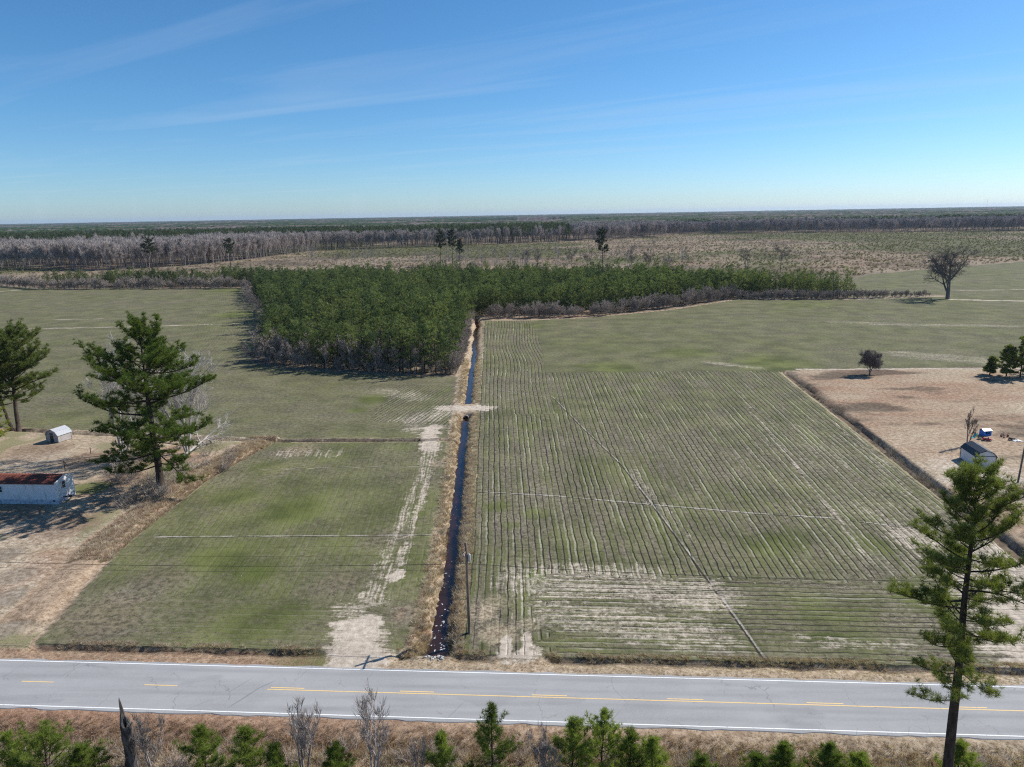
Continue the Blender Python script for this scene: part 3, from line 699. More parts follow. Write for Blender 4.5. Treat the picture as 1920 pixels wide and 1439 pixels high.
# ------------------------------------------------------------------ water in the ditch
k = NT('ditch_water'); p = k.pos(); n = k.noise(p, 1.4, 3); n2 = k.noise(p, .12, 3)
M_WATER = k.bsdf(k.mix(k.rng(n2, .35, .65), (.035, .014, .008), (.018, .011, .009)), .13, .38, 0, k.bump(n, .25, .03))
mb = MB(); P_ = []
for (x0, y0), (x1, y1) in zip(MAIN[:-1], MAIN[1:]):
    for t in np.linspace(0, 1, 12, endpoint=False): P_.append((x0 + (x1 - x0) * t, y0 + (y1 - y0) * t))
v = []
for x_, y_ in P_: v += [(x_ - 2.6, y_, WATER_Z), (x_ + 2.2, y_, WATER_Z)]
mb.add(v, [(2 * i, 2 * i + 1, 2 * i + 3, 2 * i + 2) for i in range(len(P_) - 1)])
tag(mb.obj('water', M_WATER), 'dark brown water standing in the drainage ditch', None, None, 'structure')
# foam and floating litter near the road end
M_FOAM = mat_plain('foam', (.50, .52, .54), .8, .2)
mb = MB(); rg = np.random.default_rng(8)
def blob(cx, cy, r, z, mb, rg, k=9, st=1.0, an=0.0):
    a = np.arange(k) * 2 * math.pi / k; rr = r * rg.uniform(.45, 1.3, k)
    x_, y_ = np.cos(a) * rr * st, np.sin(a) * rr
    x_, y_ = x_ * math.cos(an) - y_ * math.sin(an), x_ * math.sin(an) + y_ * math.cos(an)
    top = np.stack([cx + x_, cy + y_, np.full(k, z)], 1); bt = top.copy(); bt[:, 2] -= .05
    mid = np.array([[cx, cy, z + .03]])
    mb.add(np.concatenate([top, bt, mid]), [(i, (i + 1) % k, 2 * k) for i in range(k)]); b = mb.n - 2 * k - 1
    mb.f.append((np.array([(b + i, b + k + i, b + k + (i + 1) % k, b + (i + 1) % k) for i in range(k)]), 0))
FO = [site(x_, y_, WATER_Z) for x_, y_ in ((838, 1050), (842, 1082), (835, 1100), (840, 1130), (838, 1145), (805, 1180), (808, 1195), (815, 1205), (828, 1170), (835, 1175), (838, 1190), (832, 1205), (825, 1215), (810, 1212))]
for i, (x_, y_) in enumerate(FO):
    for j in range(6 if i > 4 else 2): blob(x_ + rg.normal(0, .42), y_ + rg.normal(0, .75), rg.uniform(.03, .12), WATER_Z + .015, mb, rg, 8, rg.uniform(1, 2.4), rg.uniform(0, 3))
for j in range(26):
    t = rg.uniform(64, 112); blob(np.interp(t, [q[1] for q in MAIN], [q[0] for q in MAIN]) + rg.uniform(-.8, .5), t, rg.uniform(.02, .06), WATER_Z + .012, mb, rg, 6)
tag(mb.obj('foam', M_FOAM), 'white foam and flecks floating on the ditch water', None, None, 'stuff')

# ------------------------------------------------------------------ vegetation: materials
M_BARK_P = mat_bark('pine_bark', (.035, .026, .021), (.10, .075, .06))
M_BARK_D = mat_bark('dark_bark', (.11, .092, .08), (.22, .185, .165))
M_BARK_G = mat_bark('grey_bark', (.22, .19, .17), (.40, .355, .325))
M_BARK_W = mat_bark('white_bark', (.27, .25, .225), (.45, .42, .385))
M_TWIG_F = mat_bark('far_twigs', (.27, .225, .19), (.44, .375, .325))
M_TWIG_H = mat_bark('hardwood_twigs', (.33, .285, .255), (.51, .45, .41))
M_NEEDLE = mat_leaf('pine_needles', (.055, .078, .024), (.165, .195, .052), .38)
M_NEEDLE_Y = mat_leaf('yellowish_pine_needles', (.075, .112, .022), (.20, .25, .052), .42)  # brighter, yellower green over the whole crown
M_NEEDLE_P = mat_leaf('plantation_needles', (.040, .070, .034), (.165, .20, .078), .38)
M_NEEDLE_F = mat_leaf('far_needles', (.045, .066, .030), (.095, .12, .046), .25)
M_NEEDLE_D = mat_leaf('dark_pine_needles', (.022, .034, .014), (.055, .072, .026), .2)
M_NEEDLE_G = mat_leaf('yellow_green_leaves', (.16, .19, .03), (.30, .31, .06), .4)
M_SEEDLING = mat_leaf('seedling_needles', (.15, .155, .07), (.25, .24, .12), .2)
M_DEAD = mat_leaf('dead_grass', (.35, .29, .25), (.58, .50, .44), .3)
M_DEADR = mat_leaf('rust_grass', (.24, .155, .12), (.42, .31, .25), .3)
M_BRUSH = mat_leaf('brush', (.20, .160, .135), (.36, .295, .255), .2)

UP = np.array([0, 0, 1.])
def unit(v): return v / (np.linalg.norm(v, axis=-1, keepdims=True) + 1e-9)
def needles(mb, C, A, rng, k, L, W, mat=0, spread=.85):
    C = np.asarray(C, float); A = np.asarray(A, float); n = len(C)
    cc = np.repeat(C, k, 0); aa = np.repeat(unit(A), k, 0)
    D = unit(aa * .75 + unit(rng.normal(size=(n * k, 3))) * spread)
    mb.blades(cc + D * L * .08, D, L * rng.uniform(.65, 1.15, n * k), W, rng, mat)
def lerpc(Q, u):
    n = len(Q) - 1; a = min(int(u * n), n - 1); f = u * n - a
    return Q[a] * (1 - f) + Q[a + 1] * f
def curve(p0, d0, L, rng, n=6, lift=.0, wig=.08):
    W_ = rng.normal(0, wig, (n - 1, 3)).tolist(); x, y, z = float(p0[0]), float(p0[1]), float(p0[2]); a, b, c = float(d0[0]), float(d0[1]), float(d0[2])
    q = 1 / (math.sqrt(a * a + b * b + c * c) + 1e-9); a, b, c = a * q, b * q, c * q; P = [(x, y, z)]; st = L / (n - 1)
    for u, v, w_ in W_:
        a, b, c = a + u, b + v, c + w_ + lift / n; q = 1 / (math.sqrt(a * a + b * b + c * c) + 1e-9); a, b, c = a * q, b * q, c * q
        x, y, z = x + a * st, y + b * st, z + c * st; P.append((x, y, z))
    return np.array(P)
def pine(seed, h, r0, base, prof, limbs, L, W, k, dens, elev=(0, 55), lean=(0, 0), lift=.5, sub=5, sides=8, spray=0, wig=.07, gap=0.0, skew=1.0):
    """trunk, branches and needle crown of a pine; prof(t) = limb length at height t (0 crown base, 1 top)"""
    rng = np.random.default_rng(seed)
    tr, br, cr = MB(), MB(), MB()
    n = 10; t = np.linspace(0, 1, n)
    w1, w2 = rng.normal(0, h * .006, n), rng.normal(0, h * .006, n); w1[0] = w2[0] = 0
    P = np.stack([lean[0] * t + np.cumsum(w1) * .6, lean[1] * t + np.cumsum(w2) * .6, h * t], 1)
    rad = r0 * (1 - t) ** .75 * .96 + r0 * .04 ; rad[0] = r0 * 1.25
    P[0, 2] -= .3
    tr.tube(P, rad, sides, 0, True, .06, rng)
    az = rng.uniform(0, 6.28); Cs, As = [], []
    for i in range(limbs):
        f = (i + rng.uniform(-.3, .3)) / limbs; f = min(max(f, 0), .985) ** skew
        az += 2.4 + rng.normal(0, .35)
        if rng.random() < gap and f < .7: continue
        zz = base + (1 - base) * f; pt = np.array([np.interp(zz, t, P[:, j]) for j in range(3)])
        ln = prof(f) * rng.choice([rng.uniform(.35, .7), rng.uniform(.75, 1.18)], p=[.35, .65]); el = R(elev[0] + (elev[1] - elev[0]) * f ** 1.3) + rng.normal(0, .12)
        d = np.array([math.cos(az) * math.cos(el), math.sin(az) * math.cos(el), math.sin(el)])
        Q = curve(pt, d, ln, rng, 6, lift, wig); rl = max(.012, min(r0 * .32, ln * .018))
        br.tube(Q, np.linspace(rl, rl * .25, 6), 4, 0, False)
        m_ = max(2, int(sub * (.5 + ln / (prof(.4) + 1e-6) * .6)))
        tips = []
        for j in range(m_):
            u_ = .22 + .78 * (j + rng.random()) / m_; q = lerpc(Q, u_)
            dir_ = unit(Q[-1] - Q[-2]); sd = np.cross(dir_, UP) * (1 if j % 2 else -1)
            d2 = unit(dir_ * .7 + sd * rng.uniform(.4, 1.0) + UP * rng.uniform(-.05, .45)); l2 = ln * rng.uniform(.16, .36) * (1.15 - .5 * u_)
            S = curve(q, d2, l2, rng, 4, lift * .6, .14); br.tube(S, np.linspace(rl * .4, rl * .12, 4), 3, 0, False)
            tips.append(S)
            for _ in range(spray):
                d3 = unit(d2 * .5 + rng.normal(0, .6, 3) + UP * .35); T_ = np.array([lerpc(S, rng.uniform(.3, 1)), (0, 0, 0)]); T_[1] = T_[0] + d3 * l2 * rng.uniform(.3, .6)
                br.tube(T_, [rl * .15, rl * .08], 3, 0, False); tips.append(T_)
        tips.append(Q[3:])
        for S in tips:
            ls = np.linalg.norm(S[-1] - S[0]); c = max(1, int(ls * dens))
            u_ = rng.uniform(.15, 1.0, c); q = np.stack([np.interp(u_, np.linspace(0, 1, len(S)), S[:, a]) for a in range(3)], 1)
            q = q + rng.normal(0, L * .28, q.shape) * np.array([1, 1, .6]) + UP * L * .15
            Cs.append(q); As.append(np.repeat([unit(S[-1] - S[0]) * .6 + UP * .7], c, 0))
    # leader
    c = max(3, int(h * (1 - base) * .18 * dens)); q = np.stack([np.interp(rng.uniform(.9, 1.0, c), t, P[:, a]) for a in range(3)], 1) + rng.normal(0, L * .3, (c, 3))
    Cs.append(q); As.append(np.repeat([UP], c, 0))
    needles(cr, np.concatenate(Cs), np.concatenate(As), rng, k, L, W, 0)
    return tr, br, cr
def bare(seed, h, r0, stems=1, fork=.3, spread=.55, levels=4, kids=5, twig=.02, twigs=6, up=.35, sides=6, vase=.0, trunk_sides=8, tl=1.0, tk=.62, reach=(.42, .68)):
    rng = np.random.default_rng(seed); tr, br = MB(), MB(); C, D, L_ = [], [], []
    def grow(p, d, ln, rad, lv):
        n = 5 if lv < 2 else 4
        Q = curve(p, d, ln, rng, n, up * .5, .10 if lv else .05)
        (tr if lv == 0 else br).tube(Q, np.linspace(rad, rad * (.45 if lv == 0 else .35), n), trunk_sides if lv == 0 else (5 if lv == 1 else 3), 0, False)
        if lv >= levels:
            for _ in range(twigs):
                u_ = rng.uniform(.2, 1); q = lerpc(Q, u_)
                C.append(q); D.append(unit(Q[-1] - Q[0]) + rng.normal(0, spread, 3) + UP * up * .5); L_.append(ln * rng.uniform(.5, 1.1) * tl)
            return
        nk = max(2, int(kids + rng.integers(-1, 2)))
        for j in range(nk):
            u_ = (fork + (1 - fork) * (j + rng.random()) / nk) if lv == 0 else rng.uniform(.3, 1.0)
            q = lerpc(Q, u_); a = rng.uniform(0, 6.28) if lv else j * 2.4 + rng.normal(0, .4)
            perp = unit(np.cross(unit(Q[-1] - Q[0]), rng.normal(size=3))) if lv else np.array([math.cos(a), math.sin(a), 0])
            d2 = unit(unit(Q[-1] - Q[0]) * (1 - spread * .6) + perp * spread + UP * up)
            grow(q, d2, ln * (rng.uniform(*reach) if lv == 0 else rng.uniform(.42, .68)) * (1.0 - .25 * u_ * (lv == 0)), rad * rng.uniform(.38, .55), lv + 1)
    for s_ in range(stems):
        a = s_ * 6.28 / stems + rng.uniform(-.4, .4); tilt = vase * rng.uniform(.5, 1.2) if stems > 1 else rng.normal(0, .03)
        grow(np.array([math.cos(a) * r0 * .6 * (stems > 1), math.sin(a) * r0 * .6 * (stems > 1), -.2]), np.array([math.cos(a) * tilt, math.sin(a) * tilt, 1]), h * tk * rng.uniform(.9, 1.05) if stems == 1 else h * rng.uniform(.45, .62), r0 if stems == 1 else r0 * rng.uniform(.5, .9), 0)
    br.blades(np.array(C), np.array(D), np.array(L_), twig, rng, 0)
    zt = max(v[:, 2].max() for v in br.v); s_ = h / zt
    for q in (tr, br): q.v = [v * s_ for v in q.v]
    return tr, br
def merged(parts, name, mats):
    o = MB()
    for i, q in enumerate(parts):
        for v in q.v: o.v.append(v)
        for f, _ in q.f: o.f.append((f + o.n, i))
        o.n += q.n
    return o.mesh(name, mats)
def put_pine(pp, label, loc, rz=0, group=None, mats=None, name='pine_tree', cat='tree'):
    tr, br, cr = pp; t = thing(name, label, cat, loc, rz, group); mt = mats or (M_BARK_P, M_NEEDLE)
    tr.obj('trunk', mt[0], t, True); br.obj('branches', mt[0], t); cr.obj('crown', mt[1], t); return t
def put_bare(pp, label, loc, rz=0, group=None, mat=None, name='bare_tree', cat='tree'):
    tr, br = pp; t = thing(name, label, cat, loc, rz, group); tr.obj('trunk', mat or M_BARK_G, t, True); br.obj('branches', mat or M_BARK_G, t); return t

# ------------------------------------------------------------------ big single trees
# tall pine on the right, in front of the road
x0, h0 = sight(1836, 896, 42.0); xb = sight(1775, 1439, 42.0)
hb = xb[1]; slope = (x0 - xb[0]) / (h0 - hb); xbase = xb[0] - slope * hb
put_pine(pine(11, h0, .40, .38, lambda f: 4.4 * (1 - f) ** .36 * (.6 + .5 * min(1, f * 2.0)) + .4, 84, .36, .024, 16, 8.0, (-16, 40), (x0 - xbase, .4), .5, 8, 10, gap=.12, spray=4, wig=.11, skew=.72), 'tall leaning pine in front of the road at the right', (xbase, 42.0, gz(xbase, 42.0)), .6)
# large spreading pine by the left yard
X, Y, hh = height_of((303, 922), 630)
put_pine(pine(23, hh, .62, .17, lambda f: 10.4 * (1 - f) ** .46 * (.55 + .6 * min(1, f * 2.2)) + .8, 74, .52, .055, 14, 5.2, (-14, 38), (2.6, .6), .42, 9, 10, gap=.08, spray=4, wig=.13, skew=.9), 'large spreading pine in the brush beside the left wheat field', (X, Y, gz(X, Y)), 1.9, mats=(M_BARK_P, M_NEEDLE_Y))
# twin-stemmed pine at the left edge
X, Y, hh = height_of((34, 806), 618)
t = put_pine(pine(37, hh, .48, .30, lambda f: 10.4 * (1 - f) ** .5 * (.6 + .6 * min(1, f * 3)) + .8, 60, .58, .065, 13, 4.8, (0, 38), (1.0, .5), .42, 8, 9, spray=4, wig=.13, skew=.85), 'broad pine behind the small gambrel shed at the left edge', (X, Y, gz(X, Y)), .4, mats=(M_BARK_P, M_NEEDLE))
tr, br, cr = pine(38, hh * .9, .38, .36, lambda f: 6.5 * (1 - f) ** .5 + .8, 34, .58, .065, 13, 4.0, (5, 50), (-3.0, -.5), .45, 7, 8, spray=4, wig=.12)
for q, nm_, mt in ((tr, 'trunk', M_BARK_P), (br, 'branches', M_BARK_P), (cr, 'crown', M_NEEDLE)):
    o = q.obj(nm_, mt, t); o.location = (-.9, -.2, 0)
X, Y = site(-10, 842)
put_pine(pine(41, 10.5, .22, .12, lambda f: 3.6 * (1 - f) ** .7 + .5, 30, .55, .09, 16, 2.8, (0, 60), (0, 0), .4, 5, 6), 'yellow green conifer cut by the left edge of the picture', (X, Y, gz(X, Y)), 0, mats=(M_BARK_P, M_NEEDLE_G))
X, Y = site(-14, 1172)
put_pine(pine(43, 2.6, .05, .1, lambda f: 1.1 * (1 - f) + .2, 16, .3, .03, 16, 6, (20, 60), (0, 0), .4, 4, 5), 'small green pine cut by the left edge beside the pale driveway', (X, Y, gz(X, Y)), 0, mats=(M_BARK_P, M_NEEDLE_Y))
# pale bare trees behind the large pine
for i, (bx, by, ty, lab, sd_) in enumerate(((232, 852, 622, 'pale bare tree behind the large left pine, left of it', 5), (352, 850, 634, 'pale bare tree behind the large left pine, right of it', 6))):
    X, Y, hh = height_of((bx, by), ty)
    put_bare(bare(sd_, hh, .34, 3, .2, .5, 4, 5, .035, 7, .30, vase=.32), lab, (X, Y, gz(X, Y)), i, None, M_BARK_W)
# fallen pale trunk
X, Y = site(345, 862); X2, Y2 = site(432, 815); tr, br = bare(9, math.hypot(X2 - X, Y2 - Y) * 1.05, .30, 1, .45, .6, 3, 5, .05, 6, .1)
t = put_bare((tr, br), 'fallen pale trunk lying in the brush right of the large pine', (X, Y, gz(X, Y) + .7), 0, None, M_BARK_W, 'fallen_tree', 'fallen tree')
t.rotation_euler = (0, R(80), math.atan2(Y2 - Y, X2 - X))
# round bare tree, far corner of the brown yard
X, Y, hh = height_of((1630, 704), 651)
put_bare(bare(15, hh, .20, 1, .18, .62, 4, 9, .02, 6, .16, tk=.55, reach=(.62, .8)), 'round bare tree on the far edge of the brown yard', (X, Y, gz(X, Y)), 0, None, M_BARK_D)
# bare tree behind the white shed
X, Y, hh = height_of((1814, 836), 760)
put_bare(bare(16, hh, .17, 2, .25, .38, 4, 4, .02, 6, .5, vase=.2), 'slim forked bare tree behind the white shed', (X, Y, gz(X, Y)), .4, None, M_BARK_D)
# great bare tree between the far fields
X, Y, hh = height_of((1776, 561), 452)
put_bare(bare(19, hh, .95, 1, .16, .70, 4, 6, .038, 5, .13, trunk_sides=9, tk=.5, reach=(.75, 1.05)), 'great bare tree standing alone between the two far right fields', (X, Y, gz(X, Y)), 2.0, None, M_BARK_D)
# dark pines at the right edge
for i, (bx, by, ty, r_, lab) in enumerate(((1912, 708, 636, 4.0, 'dark bushy pine cut by the right edge at the yard corner'), (1886, 706, 652, 2.8, 'dark pine left of the one at the right edge'), (1855, 703, 672, 1.3, 'smallest dark pine on the far edge of the brown yard'), (1938, 704, 640, 3.2, 'dark pine at the very right edge behind the brown yard'))):
    X, Y, hh = height_of((bx, by), ty)
    put_pine(pine(60 + i, hh, .16, .08, lambda f, r_=r_: r_ * (1 - f) ** .6 + .3, 40, .6, .12, 14, 4.2, (0, 50), (0, 0), .4, 6, 6, spray=1), lab, (X, Y, gz(X, Y)), i, None, (M_BARK_P, M_NEEDLE))

# ------------------------------------------------------------------ young pines in front of the road
YP = [(920, 1329, 46.4, 'young pine with a tall leader in front of the road, centre'), (826, 1382, 45.6, 'low young pine left of the tall centre one'), (1072, 1355, 45.9, 'left pine of the close clump right of centre'),
      (1127, 1344, 46.1, 'tallest pine of the close clump right of centre'), (1182, 1377, 45.6, 'small pine on the right of the close clump'), (1226, 1389, 45.2, 'last small pine right of the close clump'), (376, 1371, 47.4, 'bright young pine right of the broken snag'),
      (457, 1373, 46.8, 'bright slim young pine left of the bare roadside tree'), (512, 1404, 45.6, 'low bright pine beside the bare roadside tree'), (78, 1376, 46.2, 'broad bright pine in the bottom left corner'), (152, 1402, 46.6, 'small bright pine between corner pine and snag'), (8, 1383, 45.6, 'bright pine in the very bottom left corner'),
      (1471, 1402, 45.4, 'round low bright pine on the bottom edge, right half'), (1556, 1401, 45.3, 'pointed low pine on the bottom edge, right half'), (1421, 1422, 44.8, 'tiny pine tip left of the round low pine'), (1316, 1424, 44.9, 'tiny pine tip on the bottom edge right of the clump'), (1803, 1399, 45.2, 'bright young pine beside the foot of the tall leaning pine'), (1612, 1424, 44.8, 'dark low pine tip left of the tall leaning pine'), (625, 1406, 46, 'dull green pine beside the grey brush, left half')]
for i, (px, py, Y, lab) in enumerate(YP):
    X, hh = sight(px, py, Y); g_ = gz(X, Y); hh -= g_
    wd = {0: 2.0, 2: 2.3, 3: 2.6, 9: 3.3, 11: 2.3, 6: 2.0, 7: 1.8}.get(i, 1.5) * 1.2 * rg.uniform(.8, 1.2)
    put_pine(pine(100 + i, hh, .07 + hh * .006, .10, lambda f, w_=wd: w_ * (1 - f) ** .75 + .22, 46, .32, .026, 16, 6.5, (8, 58), (rg.normal(0, .15), 0), .6, 5, 6, spray=2, wig=.1), lab, (X, Y, g_), i * 1.3, 'young pines in front of the road', (M_BARK_P, M_NEEDLE_Y))

# ------------------------------------------------------------------ broken snag
X, hh = sight(227, 1306, 48.6); t = thing('snag', 'broken grey dead trunk in front of the road at the left', 'dead tree', (X, 48.6, gz(X, 48.6)))
rg = np.random.default_rng(77); mb = MB(); k_ = 14; a = np.arange(k_) * 6.283 / k_
lv = np.linspace(-.3, hh * .62, 8); ring = []
for q in lv: ring.append(np.stack([np.cos(a) * .50 * (1.25 - .35 * min(1, q / 2 + .2)) * rg.uniform(.88, 1.1, k_), np.sin(a) * .45 * rg.uniform(.88, 1.1, k_), np.full(k_, q)], 1))
tops = np.array([.62, .65, .72, .70, .78, .93, 1.0, .86, .74, .70, .66, .60, .58, .60]) * hh
ring.append(np.stack([np.cos(a) * .34 * rg.uniform(.8, 1.1, k_) - .04, np.sin(a) * .32, tops * .93], 1)); ring.append(np.stack([np.cos(a) * .16 - .10, np.sin(a) * .14, tops], 1))
inn = np.stack([np.cos(a) * .10 - .10, np.sin(a) * .09, tops * .72], 1); ring.append(inn)
VV = np.concatenate(ring); nr = len(ring)
mb.add(VV, [(i * k_ + j, i * k_ + (j + 1) % k_, (i + 1) * k_ + (j + 1) % k_, (i + 1) * k_ + j) for i in range(nr - 1) for j in range(k_)])
mb.f.append((np.array([list(range((nr - 1) * k_, nr * k_))]), 0))
mb.obj('trunk', mat_bark('snag_wood', (.035, .03, .027), (.20, .18, .165), 3.0), t)
mb = MB()
for q in range(3): mb.tube(curve((.15, 0, hh * (.35 + .1 * q)), (1 if q != 1 else -1, rg.normal(0, .4), .5), .9, rg, 5, .1, .15), np.linspace(.06, .02, 5), 5)
mb.obj('branch_stub', M_BARK_G, t)

# ------------------------------------------------------------------ bare roadside shrubs and brush in front of the road
sap = [bare(200 + i, 4.2, .07, 3, .2, .36, 3, 5, .014, 8, .5, vase=.22) for i in range(3)]
sap = [[('trunk', a.mesh('sapling_stem', M_BARK_G)), ('branches', b.mesh('sapling_branches', M_BARK_G))] for a, b in sap]
for i, (px, py, Y, lab) in enumerate(((555, 1308, 47.5, 'tall bare sapling in front of the road, left of centre'), (690, 1300, 47.3, 'pale slim bare sapling in front of the road near the centre'), (265, 1330, 48.4, 'thin bare sapling beside the broken snag'), (1022, 1362, 46.0, 'thin bare sapling between the centre pine and the clump'), (785, 1372, 46.6, 'dark bare sapling left of the low young pine'))):
    X, hh = sight(px, py, Y); g_ = gz(X, Y); place('bare_sapling', lab, 'sapling', sap[i % 3], (X, Y, g_), i * 1.1, (hh - g_) / 4.2)
brs = []
for i in range(5):
    rg = np.random.default_rng(300 + i); st_, tw = MB(), MB(); n_ = 240
    for q in range(26):
        a = rg.uniform(0, 6.28); P_ = curve((rg.normal(0, .25), rg.normal(0, .25), -.1), (math.cos(a) * .6, math.sin(a) * .6, 1), rg.uniform(.8, 1.7), rg, 5, -.3, .14); st_.tube(P_, np.linspace(.018, .006, 5), 3, 0, False)
        u_ = rg.uniform(.2, 1, 12); C_ = np.stack([np.interp(u_, np.linspace(0, 1, 5), P_[:, c]) for c in range(3)], 1)
        tw.blades(C_, rg.normal(0, .7, (12, 3)) + UP * .35, rg.uniform(.25, .6, 12), .014, rg)
    brs.append([('stems', st_.mesh('brush_stems', M_BARK_G)), ('twigs', tw.mesh('brush_twigs', M_BRUSH))])
rg = np.random.default_rng(31)
for i in range(80):
    s_ = -44 + i * 1.14 + rg.uniform(-1.2, 1.2); n_ = rg.uniform(45.2, 49.0); X, Y = rd(s_, n_)
    place('brush_shrub', 'tangled grey leafless bramble in the scrub in front of the road', 'shrub', brs[i % 5], (X, Y, gz(X, Y)), rg.uniform(0, 6), rg.uniform(.6, 1.5), 'brambles in front of the road')
# brush by the large pine, by the right ditch
rg = np.random.default_rng(32)
for i in range(70):
    px, py = rg.uniform(215, 470), rg.uniform(850, 960)
    if py > 860 + (470 - px) * .5 or py < 838 + (px < 330) * 20: continue
    X, Y = site(px, py); place('brush_shrub', 'brown bramble in the thicket under the large left pine', 'shrub', brs[i % 5], (X, Y, gz(X, Y)), rg.uniform(0, 6), rg.uniform(1.0, 2.3), 'thicket under the large pine')
for i in range(64):
    f_ = rg.random() ** 1.6; Y = 92 + f_ * 92; X = float(np.interp(Y, [q[1] for q in RB], [q[0] for q in RB])) + rg.normal(0, .5)
    place('brush_shrub', 'brown leafless shrub growing in the ditch beside the brown yard', 'shrub', brs[i % 5], (X, Y, gz(X, Y)), rg.uniform(0, 6), rg.uniform(.45, 1.0) if Y > 135 else rg.uniform(.7, 1.35), 'shrubs along the right ditch')

for i in range(90):
    Y = 66 + rg.random() ** 1.3 * 125; sd_ = 1 if rg.random() < .6 else -1
    if 149 < Y < 163: continue
    X = float(np.interp(Y, [q[1] for q in MAIN], [q[0] for q in MAIN])) + sd_ * rg.uniform(.8, 2.0)
    place('brush_shrub', 'low brown weed clump on the bank of the central ditch', 'shrub', brs[i % 5], (X, Y, gz(X, Y) - .05), rg.uniform(0, 6), rg.uniform(.3, .75), 'weeds along the central ditch')
# ------------------------------------------------------------------ pine plantation
PW = [(-16.5, 191), (-39, 196), (-61, 203), (-78, 216), (-90, 262), (-105, 307), (-119, 345), (-137, 383), (-165, 462), (-312, 478), (-314, 500), (-170, 486), (-100, 474), (20, 452), (70, 425), (110, 402), (150, 386), (170, 372), (172, 347), (150, 349), (112, 356), (75, 330), (60, 318), (27, 306), (-6, 306), (-17.5, 300), (-17, 240)]
rg = np.random.default_rng(51)
gx, gy = np.meshgrid(np.arange(-315, 180, 3.0), np.arange(188, 490, 3.0)); gx = gx + rg.normal(0, .9, gx.shape); gy = gy + rg.normal(0, .9, gy.shape)
ok = inpoly(gx, gy, PW)
px_, py_ = gx[ok], gy[ok]
hole = fbm(px_ * .05, py_ * .05, 91, 2); kp = (hole < .70) | (rg.random(len(px_)) < .3); px_, py_ = px_[kp], py_[kp]
front = np.hypot(px_, py_); order = np.argsort(py_ + np.where(px_ > 0, -40, 0) * 0)
px_, py_ = px_[order], py_[order]
PV = []
for i in range(9):
    q = pine(400 + i, 10.0 + rg.normal(0, .8), .11, .12, lambda f, w_=rg.uniform(2.1, 3.4): w_ * (1 - f) ** .38 * (.75 + .5 * min(1, f * 2.5)) + .2, 26, .60, .11, 9, 2.1, (5, 52), (rg.normal(0, .6), rg.normal(0, .6)), .45, 3, 5, spray=1, wig=.12)
    PV.append(q)
PPARTS = [[('trunk', merged(q[:2], 'plantation_trunk', [M_BARK_P, M_BARK_P])), ('crown', q[2].mesh('plantation_crown', M_NEEDLE_P))] for q in PV]
PCOLL = proto_collection('plantation_pine_kind', [merged(q, 'plantation_pine_mesh', [M_BARK_P, M_BARK_P, M_NEEDLE_P]) for q in PV])
sc_ = (.92 + .5 * (fbm(px_ * .04, py_ * .04, 92, 2) - .5) + rg.normal(0, .17, len(px_))) * np.where(py_ > 455, .9, 1)
zz = ground_z(px_, py_)
for i in range(300):
    place('plantation_pine', 'young pine in the dense dark green pine wood', 'tree', PPARTS[i % 9], (px_[i], py_[i], zz[i]), rg.uniform(0, 6.28), float(sc_[i]), 'pines of the pine wood')
n_ = len(px_) - 300
scatter('pine_wood', np.stack([px_[300:], py_[300:], zz[300:]], 1), sc_[300:], rg.uniform(0, 6.28, n_), rg.integers(0, 9, n_), PCOLL, 'dense green mass of young pines deeper in the wood')

# ------------------------------------------------------------------ bare shrubs and small trees along the wood edges
SH = []
for i in range(6):
    a, b = bare(500 + i, 5.0, .06, 7, .12, .55, 3, 4, .05, 7, .32, vase=.5); SH.append([('stems', a.mesh('shrub_stems', M_BARK_G)), ('branches', b.mesh('shrub_branches', M_TWIG_F))])
ST = []
for i in range(5):
    a, b = bare(520 + i, 8.0, .11, 2, .2, .5, 4, 4, .055, 6, .35, vase=.2); ST.append([('trunk', a.mesh('small_tree_trunk', M_BARK_G)), ('branches', b.mesh('small_tree_branches', M_TWIG_F))])
rg = np.random.default_rng(53)
def along(pts, step, jit, side):
    out = []
    for (x0, y0), (x1, y1) in zip(pts[:-1], pts[1:]):
        l = math.hypot(x1 - x0, y1 - y0); nx_, ny_ = -(y1 - y0) / l, (x1 - x0) / l
        for t in np.arange(0, l, step): out.append((x0 + (x1 - x0) * t / l + nx_ * (side + rg.normal(0, jit)), y0 + (y1 - y0) * t / l + ny_ * (side + rg.normal(0, jit))))
    return out
for i, (X, Y) in enumerate(along([(-9, 296), (27, 296), (70, 316), (112, 350)], 2.1, 2.2, 3.6)):
    place('edge_shrub', 'rounded grey leafless shrub along the field edge of the right pine wood', 'shrub', SH[i % 6], (X, Y, gz(X, Y)), rg.uniform(0, 6), rg.uniform(.6, 1.75), 'grey shrubs along the right wood edge')
for i, (X, Y) in enumerate(along([(112, 350), (155, 344), (204, 349), (207, 349)], 1.1, 1.3, .3)):
    place('edge_shrub', 'brown upright leafless shrub in the hedge strip before the great bare tree', 'shrub', SH[i % 6], (X, Y, gz(X, Y)), rg.uniform(0, 6), rg.uniform(.6, 1.1) * np.interp(X, [112, 170, 204], [1.15, .95, .6]), 'hedge strip shrubs')
for i, (X, Y) in enumerate(along([(-168, 456), (-309, 473.5), (-361, 508)], 3.0, 1.5, 3.0)):
    place('edge_shrub', 'grey leafless shrub in the row behind the far left field', 'shrub', SH[i % 6], (X, Y, gz(X, Y)), rg.uniform(0, 6), rg.uniform(1.0, 1.9), 'shrub row behind the far left field')
